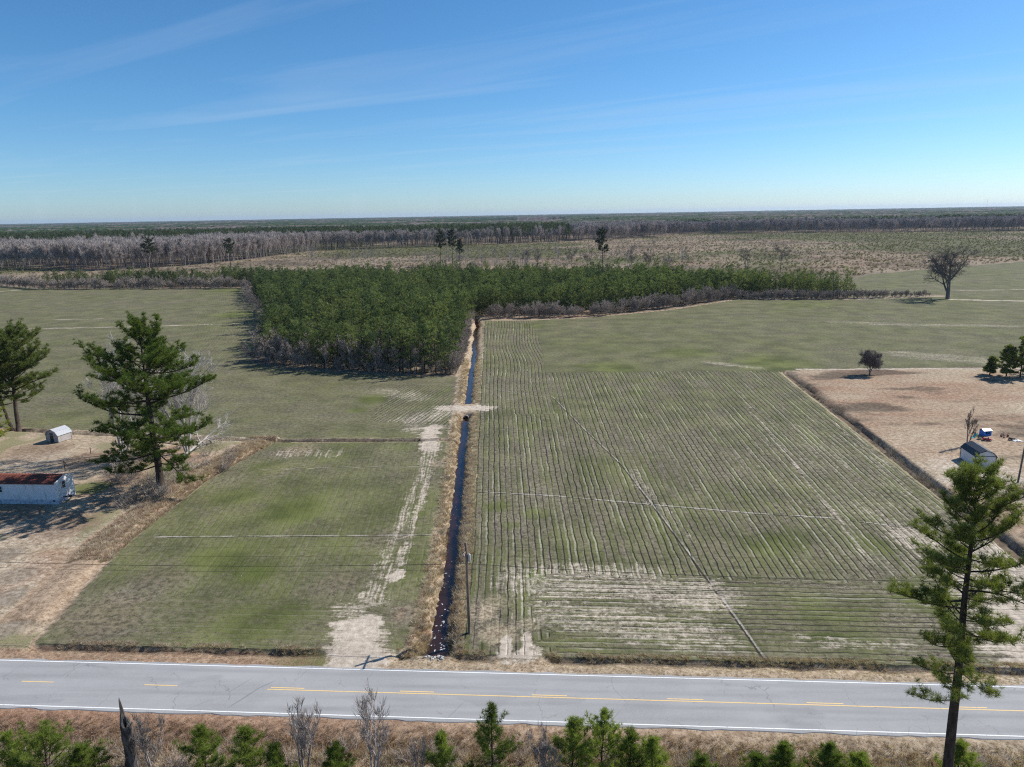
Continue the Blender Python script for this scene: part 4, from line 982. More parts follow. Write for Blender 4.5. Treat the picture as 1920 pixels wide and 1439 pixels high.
for i, (X, Y) in enumerate(along([(-16, 190.5), (-38.5, 195.5), (-61, 202), (-79, 215)], 1.9, 1.5, -1.5)):
    big = i % 3 == 0
    place('bare_tree' if big else 'edge_shrub', 'small grey bare tree in the front edge of the pine wood' if big else 'grey leafless shrub at the front foot of the pine wood', 'tree' if big else 'shrub', ST[i % 5] if big else SH[i % 6], (X, Y, gz(X, Y)), rg.uniform(0, 6), rg.uniform(.7, 1.15) if big else rg.uniform(.6, 1.1), 'bare trees in the front wood edge' if big else 'shrubs at the front wood edge')
for i, (X, Y) in enumerate(along([(-80, 216), (-91, 262), (-107, 307), (-121, 345), (-140, 382), (-166, 450)], 4.2, 1.8, 0)):
    place('bare_tree', 'small grey bare tree along the left side of the pine wood', 'tree', ST[i % 5], (X, Y, gz(X, Y)), rg.uniform(0, 6), rg.uniform(.5, 1.0), 'bare trees along the left wood side')
for i, (X, Y) in enumerate(along([(-15.3, 192), (-16.0, 240), (-17, 296)], 2.4, .5, 0)):
    place('edge_shrub', 'reddish grey leafless shrub between the ditch and the pine wood', 'shrub', SH[i % 6], (X, Y, gz(X, Y)), rg.uniform(0, 6), rg.uniform(.7, 1.15), 'shrubs between ditch and pine wood')
for i in range(64):
    X, Y = rg.uniform(-78, -20), 0; Y = 197 + rg.random() ** 1.6 * 60 + max(0, -X - 40) * .35
    place('bare_tree', 'small grey bare tree among the front pines of the wood', 'tree', ST[i % 5], (X, Y, gz(X, Y)), rg.uniform(0, 6), rg.uniform(.95, 1.3), 'bare trees among the front pines')

# ------------------------------------------------------------------ lone trees on the cut-over land behind the wood
for i, (bx, by, ty, r_, lab) in enumerate(((825, 500, 436, 4.6, 'tall dark pine behind the wood, left one of the near pair'), (848, 499, 432, 4.0, 'tall dark pine behind the wood, right one of the near pair'), (862, 500, 452, 3.0, 'smaller pine right of the pair behind the wood'), (1130, 512, 432, 6.2, 'tall dark pine standing alone behind the wood, right of centre'), (285, 512, 447, 6.0, 'tall dark pine left on the cut-over land'), (432, 502, 450, 5.0, 'thin crowned pine on the cut-over land, right of the left one'))):
    X, Y, hh = height_of((bx, by), ty)
    put_pine(pine(700 + i, hh, .38, .52 if i != 3 else .48, lambda f, r_=r_: r_ * (1 - f) ** .45 * (.7 + .5 * min(1, f * 3)) + .8, 30, 1.1, .34, 12, 2.2, (5, 45), (rg.normal(0, .8), 0), .4, 6, 6), lab, (X, Y, gz(X, Y)), i, None, (M_BARK_P, M_NEEDLE_D))
LT = []
for i in range(5):
    a, b = bare(720 + i, 20.0, .26, 1, .42 if i % 2 else .3, .55, 3, 6, .07, 4, .28, tk=.72); LT.append([('trunk', a.mesh('lone_trunk', M_BARK_D)), ('branches', b.mesh('lone_branches', M_BARK_D))])
for bx, by, ty in ((1183, 514, 456), (1215, 516, 458), (1100, 510, 462), (1008, 508, 460), (1397, 516, 458), (1462, 512, 449), (632, 503, 474), (1252, 520, 480), (1072, 509, 458), (985, 505, 458)):
    X, Y, hh = height_of((bx, by), ty)
    place('bare_tree', 'bare tree standing singly on the cut-over land behind the pine wood', 'tree', LT[bx % 5], (X, Y, gz(X, Y)), bx * .7, hh / 20, 'single bare trees behind the wood')
PO = []
for i in range(4):
    a, b = bare(740 + i, 15.0, .17, 1, .5, .5, 2, 5, .10, 4, .25); PO.append([('trunk', a.mesh('pole_trunk', M_BARK_G)), ('branches', b.mesh('pole_branches', M_BARK_G))])
for i in range(64):
    px = rg.uniform(540, 1120) if i < 54 else rg.uniform(1120, 1330); X, Y = site(px, rg.uniform(492, 512) + (px - 900) * .012)
    place('bare_tree', 'thin bare trunk left standing on the cut-over land behind the pine wood', 'tree', PO[i % 4], (X, Y, gz(X, Y)), rg.uniform(0, 6), rg.uniform(.75, 1.35), 'thin trunks behind the wood')

# ------------------------------------------------------------------ hardwood forest, cut-over scrub, far woods
FB = [bare(800 + i, 26.0, .20, 1, .30, .40, 3, 7, .15, 6, .5, trunk_sides=4) for i in range(6)]
FBP = [[('trunk', a.mesh('forest_trunk', M_BARK_G)), ('branches', b.mesh('forest_branches', M_TWIG_H))] for a, b in FB]
FCOLL = proto_collection('forest_tree_kind', [merged(q, 'forest_tree_mesh', [M_BARK_G, M_TWIG_H]) for q in FB])
HW = [(-1300, 760), (-487, 692), (-358, 645), (-310, 690), (-280, 755), (-252, 965), (-42, 1046), (218, 1210), (270, 1240), (273, 1400), (624, 1316), (864, 1218), (1500, 1150), (1700, 1700), (-1300, 1500)]
rg = np.random.default_rng(57)
N_ = 52000; fx = rg.uniform(-1250, 1600, N_); fy = 640 + rg.random(N_) ** 1.2 * 900
ok = inpoly(fx, fy, HW) & (np.abs(fx) < fy * .80 + 60); dE, _, _ = pline(fx, fy, HW[:-2]); depth = dE
pineland = ((fy > 980 + (fx + 480) * .20) & (fx < 100)) | ((fx > 250) & (dE > 120))
kp = ok & (rg.random(N_) < np.clip(1.1 - depth / 260, .32, 1))
fx, fy, dE, pineland = fx[kp], fy[kp], dE[kp], pineland[kp]
o_ = np.argsort(np.where(pineland, 1e9, dE * (1 + fy / 900)))
hard = o_[~pineland[o_]]; pn = o_[pineland[o_]]
# the row of trees on the very edge, one by one
ed = along([(-487, 690), (-358, 643), (-305, 690), (-279, 757), (-253, 960)], 5.2, 1.6, 1.5) + along([(-253, 966), (-42, 1047), (150, 1165)], 7, 2, 2)
for i, (X, Y) in enumerate(ed[:150]):
    place('forest_tree', 'tall grey bare tree on the front edge of the far hardwood forest', 'tree', FBP[i % 6], (X, Y, 0), rg.uniform(0, 6), rg.uniform(.8, 1.08), 'hardwoods on the forest edge')
sc_ = .78 + .34 * fbm(fx[hard] * .02, fy[hard] * .02, 95, 3)
scatter('hardwood_forest', np.stack([fx[hard], fy[hard], 0 * fx[hard]], 1), sc_ + rg.normal(0, .06, len(hard)), rg.uniform(0, 6.28, len(hard)), rg.integers(0, 6, len(hard)), FCOLL, 'grey leafless hardwood forest beyond the cut-over land')
FP = [pine(830 + i, 25.0, .25, .45, lambda f: 3.9 * (1 - f) ** .5 + .6, 16, 1.5, .5, 7, .9, (10, 55), (0, 0), .4, 3, 4) for i in range(4)]
FPC = proto_collection('far_pine_kind', [merged(q, 'far_pine_mesh', [M_BARK_P, M_BARK_P, M_NEEDLE_F]) for q in FP])
scatter('far_pine_forest', np.stack([fx[pn], fy[pn], 0 * fx[pn]], 1), rg.uniform(.78, 1.05, len(pn)), rg.uniform(0, 6.28, len(pn)), rg.integers(0, 4, len(pn)), FPC, 'dark green pine forest behind the grey hardwoods')
# scrub and seedlings on the cut-over land
SC = []
for i in range(4):
    m_ = MB(); r2 = np.random.default_rng(860 + i); needles(m_, r2.normal(0, .5, (14, 3)) * np.array([1, 1, .5]) + UP * .9, np.repeat([UP], 14, 0), r2, 6, 1.0, .22); SC.append(m_.mesh('seedling_mesh', M_SEEDLING))
for i in range(4):
    m_ = MB(); r2 = np.random.default_rng(870 + i); n_ = 70; m_.blades(r2.normal(0, .35, (n_, 3)) * np.array([1, 1, 0]), r2.normal(0, .6, (n_, 3)) + UP * .9, r2.uniform(1.0, 2.2, n_), .10, r2); SC.append(m_.mesh('scrub_mesh', M_BRUSH))
SCC = proto_collection('scrub_kind', SC)
N_ = 44000; cx = rg.uniform(-520, 1000, N_); cy = 465 + rg.random(N_) ** 1.3 * 900
ok = ~inpoly(cx, cy, HW) & (np.abs(cx) < cy * .80 + 30) & ~inpoly(cx, cy, BR) & ~inpoly(cx, cy, BL) & ~inpoly(cx, cy, PW) & (cy < 1395)
dW, sW, _ = pline(cx, cy, [(-361, 512), (-309, 478), (-168, 470), (-100, 478), (20, 455), (100, 394), (172, 362), (215, 360), (236, 474), (405, 566), (1000, 740)])
ok &= (sW < 0); cx, cy = cx[ok], cy[ok]
gfac = fbm(cx * .006 + 2, cy * .006, 82, 4); isg = rg.random(len(cx)) < sstep(.36, .56, gfac) * .75 + .12
scatter('cutover_scrub', np.stack([cx, cy, ground_z(cx, cy)], 1), np.where(isg, rg.uniform(.4, .95, len(cx)), rg.uniform(.35, 1.0, len(cx)) * (1 + (rg.random(len(cx)) < .04) * 1.4)), rg.uniform(0, 6.28, len(cx)), np.where(isg, rg.integers(0, 4, len(cx)), rg.integers(4, 8, len(cx))), SCC, 'brown scrub and pale green seedlings on the cut-over land')
# forest canopy rolling away to the horizon
mb = MB(); Yr = [1480.]
while Yr[-1] < 14000: Yr.append(Yr[-1] * 1.011)
Yr = np.array(Yr); Xr = np.linspace(-1.0, 1.0, 420); xx = Xr[None] * (Yr[:, None] * .86 + 200); yy = np.repeat(Yr[:, None], 420, 1)
rg = np.random.default_rng(61); xx = xx + rg.normal(0, 1, xx.shape) * Yr[:, None] * .0008
hh = 17 + 10 * fbm(xx * .004, yy * .004, 97, 3) + rg.uniform(-3.2, 3.2, xx.shape); opn = fbm(xx * .0011 + 5, yy * .0011, 98, 2); hh = np.where(opn > .68, .5, hh); hh[0] = 0; hh[-1] = 0
mb.add(np.stack([xx, yy, hh], -1).reshape(-1, 3), grid_faces(*xx.shape))
k = NT('forest_canopy'); p = k.pos(); n1 = k.noise(p, .0035, 4); n2 = k.noise(p, .09, 3); z_ = k.n('ShaderNodeSeparateXYZ'); k.put(z_.inputs[0], p)
c = k.mix(k.rng(n2, .35, .65), (.020, .036, .018), (.045, .066, .028)); c2 = k.mix(k.rng(n2, .35, .65), (.075, .062, .06), (.14, .118, .11))
c = k.mix(k.rng(n1, .5, .58), c, c2); c = k.mix(k.rng(z_.outputs['Z'], 4, 1), c, (.24, .20, .14))
M_CAN = k.bsdf(c, .95, .05); tag(mb.obj('forest_canopy', M_CAN), 'mixed forest running away to the horizon', None, None, 'stuff')

# ------------------------------------------------------------------ grass on verges and banks
def tuft(seed, n, h, w, sp, mat):
    r2 = np.random.default_rng(seed); m_ = MB(); a = r2.uniform(0, 6.28, n); C_ = np.stack([np.cos(a), np.sin(a), 0 * a], 1) * r2.uniform(0, .22, (n, 1)); D_ = np.stack([np.cos(a) * sp, np.sin(a) * sp, np.ones(n)], 1) + r2.normal(0, .35, (n, 3))
    m_.blades(C_, D_, h * r2.uniform(.5, 1.2, n), w, r2); return m_.mesh('tuft_mesh', mat)
GC = proto_collection('grass_tuft_kind', [tuft(900 + i, 26, .42, .028, .6, M_DEAD) for i in range(4)] + [tuft(910 + i, 26, .40, .03, .6, M_DEADR) for i in range(4)])
rg = np.random.default_rng(63)
def grass(name, n, sx, sy, ok_fn, rust_fn, size, label):
    X, Y = sx(n), sy(n); 
    kk = ok_fn(X, Y); X, Y = X[kk], Y[kk]; rr = rg.random(len(X)) < rust_fn(X, Y)
    scatter(name, np.stack([X, Y, ground_z(X, Y) - .02], 1), rg.uniform(.5, 1.3, len(X)) * size(X, Y), rg.uniform(0, 6.28, len(X)), np.where(rr, rg.integers(4, 8, len(X)), rg.integers(0, 4, len(X))), GC, label)
U = rg.uniform
def pickrd(n, s0, s1, n0, n1):
    s_, q = U(s0, s1, n), U(n0, n1, n); return UX * s_ + NX * q, UY * s_ + NY * q
X, Y = pickrd(9000, -56, 50, 48.2, 52.1); q = nco(X, Y)
grass('near_verge_grass', 9000, lambda n: X, lambda n: Y, lambda x, y: rg.random(len(x)) < np.interp(nco(x, y), [48, 50.4, 52.1], [1, .9, .35]), lambda x, y: np.clip(.85 - .004 * sco(x, y), .5, 1), lambda x, y: np.interp(nco(x, y), [48.2, 50, 52.1], [1.35, 1.1, .4]), 'reddish dead grass on the near verge of the road')
X, Y = pickrd(5000, -62, 62, 59.95, 61.9)
grass('far_verge_grass', 5000, lambda n: X, lambda n: Y, lambda x, y: ~((sco(x, y) > -24) & (sco(x, y) < -17)), lambda x, y: np.where(sco(x, y) < -20, .5, .2), lambda x, y: np.interp(nco(x, y), [60, 61.5, 62.9], [.3, .4, .6]), 'tan dead grass on the far verge of the road')
Y = 63 + U(0, 1, 9000) ** 1.4 * 150; sg = np.where(rg.random(9000) < .5, -1, 1); X = np.interp(Y, [q[1] for q in MAIN], [q[0] for q in MAIN]) + sg * U(1.0, 3.0, 9000)
grass('ditch_bank_grass', 9000, lambda n: X, lambda n: Y, lambda x, y: ((y < 151.5) | (y > 160.5)) & (rg.random(len(x)) < np.interp(np.abs(x - np.interp(y, [q[1] for q in MAIN], [q[0] for q in MAIN])), [1.0, 1.9, 3.0], [.9, .8, .1])), lambda x, y: x * 0 + .5, lambda x, y: x * 0 + 1.15, 'pale dead grass along the ditch banks')
Y = U(84, 137, 3000); X = np.interp(Y, [q[1] for q in LB], [q[0] for q in LB]) - U(0, 1, 3000) ** 1.5 * 5.5
grass('left_strip_grass', 3000, lambda n: X, lambda n: Y, lambda x, y: x < -44, lambda x, y: x * 0 + .55, lambda x, y: x * 0 + 1.25, 'pale dead grass strip left of the small wheat field')
X, Y = pickrd(5000, -52, 48, 43.5, 48.4)
grass('scrub_grass', 5000, lambda n: X, lambda n: Y, lambda x, y: x > -900, lambda x, y: x * 0 + .4, lambda x, y: x * 0 + 1.2, 'tan dead grass in the scrub in front of the road')

X, Y = pickrd(5200, -52, 62, 62.1, 63.1)
grass('ditch_lip_grass', 5200, lambda n: X, lambda n: Y, lambda x, y: ~((sco(x, y) > -24.5) & (sco(x, y) < -16.5)) & ~((sco(x, y) > -7) & (sco(x, y) < -1.5)) & (fbm(x * .8, y * .8, 56, 2) > .38), lambda x, y: x * 0 + .45, lambda x, y: x * 0 + .62, 'ragged dead weeds on the lip of the roadside ditch')

# ------------------------------------------------------------------ utility poles and wires
M_WOOD = mat_bark('weathered_pole', (.14, .10, .075), (.27, .21, .17), 3.0)
M_WIRE = mat_plain('wire', (.03, .03, .03), .5)
M_GREYM = mat_plain('grey_metal', (.42, .43, .44), .5, .1, 4, .3)
M_PORC = mat_plain('porcelain', (.75, .74, .70), .3)
RZ = math.atan2(UY, UX)
X, Y = site(880, 1187); t = thing('utility_pole', 'weathered wooden utility pole beside the ditch near the road', 'pole', (X, Y, gz(X, Y)), RZ)
mb = MB(); zz_ = np.linspace(-.5, 10.3, 8); mb.tube(np.stack([0 * zz_ - .006 * zz_, 0 * zz_, zz_], 1), np.linspace(.19, .12, 8), 10, 0, True); mb.obj('post', M_WOOD, t, True)
mb = MB(); mb.box((-.16, 0, 9.35), (.11, 2.3, .13)); mb.obj('crossarm', M_WOOD, t)
for s_ in (-1, 1):
    mb = MB(); mb.tube([(-.13, s_ * .75, 9.3), (-.13, s_ * .06, 8.6)], .02, 4); mb.obj('brace', M_GREYM, t)
for y_ in (-1.05, 1.05, .35):
    mb = MB(); mb.tube([(-.16, y_, 9.41), (-.16, y_, 9.47), (-.16, y_, 9.50), (-.16, y_, 9.56), (-.16, y_, 9.62)], [.03, .055, .04, .055, .03], 8); mb.obj('insulator', M_PORC, t)
mb = MB(); mb.tube([(.22, 0, 8.2), (.22, 0, 8.28), (.22, 0, 9.0), (.22, 0, 9.08)], [.10, .15, .15, .08], 12); mb.obj('transformer', M_GREYM, t, True)
def sag(p0, p1, dip, n=24):
    u_ = np.linspace(0, 1, n); p0, p1 = np.array(p0), np.array(p1); q = p0[None] + (p1 - p0)[None] * u_[:, None]; q[:, 2] -= dip * 4 * u_ * (1 - u_); return q
sc0, nc0 = sco(X, Y), nco(X, Y)
for dn, z_, rad, lab in ((0, 7.95, .026, 'thicker lower wire'), (-1.05, 9.6, .010, 'thin wire on the near crossarm end'), (1.05, 9.6, .010, 'thin wire on the far crossarm end'), (0.02, 7.3, .012, 'thin lowest wire')):
    mb = MB()
    P_ = np.concatenate([sag((*rd(sc0 - 78, nc0 + dn), z_ + .2), (*rd(sc0 - .1, nc0 + dn), z_), .9), sag((*rd(sc0 + .1, nc0 + dn), z_), (*rd(sc0 + 78, nc0 + dn), z_ - .2), 1.0)])
    mb.tube(P_, rad, 4, 0, True); tag(mb.obj('power_line', M_WIRE), lab + ' strung along the road on the utility pole', 'wire')
X, Y = site(1908, 905); t = thing('utility_pole', 'dark brown pole at the right edge below the white shed', 'pole', (X, Y, gz(X, Y)), 0)
mb = MB(); zz_ = np.linspace(-.5, 9.0, 7); mb.tube(np.stack([.035 * zz_, 0 * zz_, zz_], 1), np.linspace(.15, .11, 7), 9, 0, True); mb.obj('post', M_BARK_D, t, True)
mb = MB(); mb.tube([(.32, 0, 8.75), (.32, 0, 8.9), (.32, 0, 9.0)], [.06, .09, .03], 8); mb.obj('pole_cap', M_GREYM, t)

# ------------------------------------------------------------------ trailer home on the left
k = NT('ribbed_siding'); p = k.obj(); n = k.noise(k.scalev(p, (1, 1, .3)), 1.5, 5, .65); n2 = k.noise(p, .6, 3)
c = k.mix(k.rng(n, .5, .75), (.72, .73, .75), (.52, .51, .49)); c = k.mix(k.math('MULTIPLY', k.rng(n2, .55, .75), .35), c, (.45, .38, .30))
M_SIDING = k.bsdf(c, .45, .4)
k = NT('skirting'); p = k.obj(); n = k.noise(p, 2.2, 5, .7); M_SKIRT = k.bsdf(k.mix(k.rng(n, .4, .65), (.55, .58, .64), (.26, .30, .38)), .5, .3)
k = NT('rusty_roof'); p = k.obj(); n = k.noise(k.scalev(p, (.5, 2, 1)), 1.6, 6, .65); n2 = k.noise(p, 7, 4)
c = k.mix(k.rng(n, .35, .62), (.22, .055, .03), (.085, .032, .022)); c = k.mix(k.math('MULTIPLY', k.rng(n2, .58, .72), .4), c, (.38, .26, .22)); M_RUST = k.bsdf(c, .75, .25)
M_TRIM = mat_plain('white_trim', (.78, .78, .77), .5, .06)
M_PANE = mat_plain('window_glass', (.03, .034, .04), .12, .2, 2, 0, .5)
M_BEIGE = mat_plain('beige_door', (.55, .50, .42), .6)
M_BLACK = mat_plain('black_plastic', (.02, .02, .022), .5)
X, Y = site(108.5, 946.5); HH = sight(106, 907.5, Y)[1] - gz(X, Y); HH = min(max(HH, 2.9), 3.6); WID, LEN = 4.15, 17.0
t = thing('trailer_home', 'white ribbed trailer home with rusty red roof at the left edge', 'trailer home', (X, Y, gz(X, Y)), RZ)
def ribbed(p0, p1, z0, z1, pitch=.3, dep=.03):
    p0, p1 = np.array(p0, float), np.array(p1, float); L_ = np.linalg.norm(p1 - p0); d = (p1 - p0) / L_; nrm = np.array([d[1], -d[0]]); m_ = MB(); v = []; n = int(L_ / pitch)
    for i in range(n):
        for f_, o_ in ((0, 0), (.62, 0), (.72, dep), (.9, dep)): q = p0 + d * (i + f_) * L_ / n + nrm * o_; v += [(*q, z0), (*q, z1)]
    q = p1; v += [(*q, z0), (*q, z1)]
    m_.add(v, [(2 * i, 2 * i + 2, 2 * i + 3, 2 * i + 1) for i in range(len(v) // 2 - 1)]); return m_
SK = .75
mb = MB(); mb.box((-LEN / 2, WID / 2, HH / 2 + .2), (LEN - .06, WID - .06, HH - .45)); mb.obj('shell', M_TRIM, t)
ribbed((-LEN, 0), (0, 0), SK, HH).obj('front_wall', M_SIDING, t); ribbed((0, WID), (-LEN, WID), SK, HH).obj('back_wall', M_SIDING, t)
m_ = ribbed((0, 0), (0, WID), SK, HH, .3, .025); m_.add([(0, 0, HH), (0, WID, HH), (0, WID / 2, HH + .55)], [(0, 1, 2)]); m_.obj('end_wall', M_SIDING, t)
m_ = ribbed((-LEN, WID), (-LEN, 0), SK, HH); m_.add([(-LEN, WID, HH), (-LEN, 0, HH), (-LEN, WID / 2, HH + .55)], [(0, 1, 2)]); m_.obj('end_wall', M_SIDING, t)
mb = MB()
for c_, d_ in (((-LEN / 2, -.02, SK / 2), (LEN, .05, SK)), ((-LEN / 2, WID + .02, SK / 2), (LEN, .05, SK)), ((.0, WID / 2, SK / 2), (.05, WID, SK)), ((-LEN, WID / 2, SK / 2), (.05, WID, SK))):
    q = MB(); q.box(c_, d_); q.obj('skirting', M_SKIRT, t)
for sg in (0, 1):
    mb = MB(); n = 34
    ya, yb = (-.18, WID / 2) if sg == 0 else (WID + .18, WID / 2); za, zb = HH + .01, HH + .61; v = []
    for i in range(n + 1):
        x_ = -LEN - .1 + (LEN + .2) * i / n
        for f_, o_ in ((0, .05), (.07, .05), (.09, 0)):
            if i == n and f_ > 0: continue
            v += [(x_ + f_, ya, za + o_), (x_ + f_, yb, zb + o_)]
    mb.add(v, [(2 * i, 2 * i + 2, 2 * i + 3, 2 * i + 1) for i in range(len(v) // 2 - 1)]); mb.obj('roof', M_RUST, t)
    mb = MB(); mb.tube([(.06, ya, za + .02), (.06, yb, zb + .02)], .09, 4); mb.obj('roof_trim', M_TRIM, t)
    mb = MB(); mb.box((-LEN / 2, ya, za - .02), (LEN + .2, .05, .1)); mb.obj('gutter', M_RUST if sg == 0 else M_TRIM, t)
def window(parent, c, wdt, hgt, axis_='x', nm='window', fm=None, bars=1):
    w_ = bpy.data.objects.new(nm, None); COL.objects.link(w_); w_.parent = parent; w_.location = c
    if axis_ == 'y': w_.rotation_euler = (0, 0, R(90))
    q = MB(); q.box((0, 0, 0), (wdt, .03, hgt)); q.obj('pane', M_PANE, w_)
    q = MB(); f_ = .06
    for cc, dd in (((0, -.03, hgt / 2), (wdt + f_ * 2, .07, f_)), ((0, -.03, -hgt / 2), (wdt + f_ * 2, .09, f_)), ((-wdt / 2, -.03, 0), (f_, .07, hgt)), ((wdt / 2, -.03, 0), (f_, .07, hgt))) + tuple(((0, -.03, -hgt / 2 + hgt * (b + 1) / (bars + 1)), (wdt, .05, .04)) for b in range(bars)): q.box(cc, dd)
    q.obj('frame', fm or M_TRIM, w_)
    return w_
window(t, (-9.05, -.05, HH - .95), .85, 1.0); window(t, (.05, 1.75, HH - .75), .8, 1.15, 'y'); window(t, (-14, -.05, HH - .95), .85, 1.0)
mb = MB(); mb.box((-11.2, -.06, SK + 1.0), (.95, .06, 2.0)); d_ = mb.obj('door', M_BEIGE, t); mb = MB(); mb.tube([(-10.85, -.10, SK + .95), (-10.85, -.17, SK + .95)], .03, 6); mb.obj('handle', M_GREYM, d_)
mb = MB(); mb.box((-11.15, -.05, HH - .75), (.55, .05, .14)); mb.obj('vent', M_BLACK, t)
mb = MB(); mb.box((-.5, -.06, .55), (.28, .05, .24)); mb.obj('vent', M_BLACK, t)
mb = MB(); mb.tube([(0, 1.4, .65), (.75, 1.9, .62)], .09, 4); mb.tube([(0, 2.5, .65), (.75, 1.9, .62)], .09, 4); mb.box((.8, 1.9, .62), (.3, .35, .3)); mb.obj('hitch', M_BLACK, t)
mb = MB(); mb.box((-9.9, -.35, .3), (.35, .4, .6)); mb.obj('meter_box', M_SKIRT, t)

# ------------------------------------------------------------------ sheds
def gambrel(wd, hw, hr, over=0.0):
    """half section points of a gambrel roof, left eave to right eave"""
    return [(-wd / 2 - over, hw - over * .8), (-wd * .33, hw + hr * .62), (0, hw + hr), (wd * .33, hw + hr * .62), (wd / 2 + over, hw - over * .8)]
def shed(name, label, A, B, Cc, hw, hr, wall, roof_m, trim, doorm, door_side):
    """A-B is the gable front on the ground, B-C runs back along one side"""
    ax, bx_, cx_ = np.array(A), np.array(B), np.array(Cc); wd = np.linalg.norm(bx_ - ax); ang = math.atan2(*(bx_ - ax)[::-1]); ln = abs(np.dot(cx_ - bx_, np.array([-math.sin(ang), math.cos(ang)])))
    mid = (ax + bx_) / 2; t = thing(name, label, 'shed', (mid[0], mid[1], gz(*mid) + .0), ang)
    sec = [(-wd / 2, .08)] + gambrel(wd, hw, hr) + [(wd / 2, .08)]
    mb = MB(); mb.prism(sec, 0, ln); mb.obj('walls', wall, t)
    g = gambrel(wd, hw, hr, .10)
    for i in range(4):
        (x0, z0), (x1, z1) = g[i], g[i + 1]; nx_, nz_ = -(z1 - z0), (x1 - x0); l = math.hypot(nx_, nz_); nx_, nz_ = nx_ / l * .06, nz_ / l * .06
        if nz_ < 0: nx_, nz_ = -nx_, -nz_
        mb = MB(); mb.prism([(x0 + nx_ * .2, z0 + nz_ * .2), (x1 + nx_ * .2, z1 + nz_ * .2), (x1 + nx_ * 1.2, z1 + nz_ * 1.2), (x0 + nx_ * 1.2, z0 + nz_ * 1.2)], -.14, ln + .14); mb.obj('roof_panel', roof_m, t)
    for x_ in (-wd / 2, wd / 2):
        for y_ in (0, ln): mb = MB(); mb.box((x_, y_, hw / 2 + .04), (.11, .11, hw)); mb.obj('corner_trim', trim, t)
    mb = MB(); mb.box((0, -.03, hw + .02), (wd, .06, .09)); mb.obj('gable_trim', trim, t)
    for i in range(4):
        (x0, z0), (x1, z1) = g[i], g[i + 1]; mb = MB(); mb.tube([(x0, -.16, z0), (x1, -.16, z1)], .055, 4); mb.obj('rake_trim', trim, t)
    for x_ in (-wd * .36, 0, wd * .36): mb = MB(); mb.box((x_, ln / 2, .03), (.14, ln * .98, .12)); mb.obj('skid', M_WOOD, t)
    if doorm is not None:
        mb = MB(); mb.box((door_side, -.03, 1.0), (.85, .05, 1.75)); d_ = mb.obj('door', doorm, t); mb = MB(); mb.tube([(door_side + .3, -.06, 1.0), (door_side + .3, -.12, 1.0)], .03, 6); mb.obj('handle', M_GREYM, d_)
    return t
M_SHEDW = mat_plain('shed_wall', (.62, .62, .64), .6, .06, 1.2); M_SHEDR = mat_plain('shed_roof', (.022, .026, .034), .5, .2, 5, 0, .4); M_SHEDT = mat_plain('shed_trim', (.03, .032, .036), .5)
M_GREYW = mat_plain('grey_boards', (.36, .33, .31), .85, .25, 2.5); M_GREYR = mat_plain('grey_shingles', (.40, .41, .43), .85, .15, 4)
fa, fb, fc = site(1827, 875), site(1864.5, 880.5), None
rp0, rp1 = site(1847.5, 843.8, 3.1), site(1817.5, 825, 3.1); ld = np.array(rp1) - np.array(rp0); LSH = np.linalg.norm(ld); ld /= LSH
wv = np.array([ld[1], -ld[0]]); fa = np.array(site(1845.5, 877.5)); w2 = 1.62
shed('garden_shed', 'white shed with black barn roof in the brown yard', fa - wv * w2, fa + wv * w2, fa + wv * w2 + ld * min(LSH, 5.0), 2.0, 1.05, M_SHEDW, M_SHEDR, M_SHEDT, None, 0)
A, B, Cc = np.array(site(87.5, 828.5)), np.array(site(110, 831)), np.array(site(128, 822))
shed('garden_shed', 'small grey barn roofed shed at the back of the left yard', A, B, Cc, 1.5, 1.15, M_GREYW, M_GREYR, M_GREYW, M_BLACK, -.1)

# ------------------------------------------------------------------ posts and litter in the left yard
X, Y = site(122, 884); t = thing('clothes_post', 'rusty clothesline post with a bent brace behind the trailer home', 'post', (X, Y, gz(X, Y)), RZ)
M_RPOST = mat_plain('rusty_post', (.07, .045, .035), .8)
mb = MB(); mb.tube([(0, 0, -.3), (0, 0, 1.9)], .06, 6); mb.obj('post', M_RPOST, t); mb = MB(); mb.tube([(-.5, 0, 1.85), (.15, 0, 1.9)], .045, 5); mb.obj('arm', M_RPOST, t); mb = MB(); mb.tube([(.05, 0, 1.85), (.45, 0, 1.3), (.75, 0, .4), (.8, 0, -.1)], .04, 5); mb.obj('brace', M_RPOST, t)
X, Y = site(170, 851); t = thing('fence_post', 'lone dark fence post at the edge of the thicket in the left yard', 'post', (X, Y, gz(X, Y)), 0)
mb = MB(); mb.tube([(0, 0, -.3), (0, 0, 1.25), (0, 0, 1.3)], [.07, .065, .02], 7); mb.obj('post', M_RPOST, t); mb = MB(); mb.tube([(-.05, -.02, .9), (.3, 0, 1.0)], .02, 4); mb.obj('wire_stub', M_WIRE, t)

# ------------------------------------------------------------------ toys behind the white shed
def wheel(parent, c, r, w_, tm, rm, axis_='y'):
    wl = bpy.data.objects.new('wheel', None); COL.objects.link(wl); wl.parent = parent; wl.location = c
    a = np.array([0, -w_ / 2, 0]); mb = MB(); mb.tube([a, a * .6, -a * .6, -a], [r * .85, r, r, r * .85], 12); mb.obj('tyre', tm, wl); mb = MB(); mb.tube([a * 1.08, -a * 1.08], r * .5, 8); mb.obj('rim', rm, wl)
M_BLUE = mat_plain('blue_plastic', (.02, .17, .62), .4, .08); M_RED = mat_plain('red_plastic', (.42, .035, .045), .4, .1); M_ORANGE = mat_plain('orange_plastic', (.72, .30, .17), .5, .1); M_TEAL = mat_plain('teal_plastic', (.08, .50, .52), .4, .1); M_LIME = mat_plain('lime_plastic', (.42, .62, .08), .4); M_WPL = mat_plain('white_plastic', (.78, .80, .80), .4, .05)
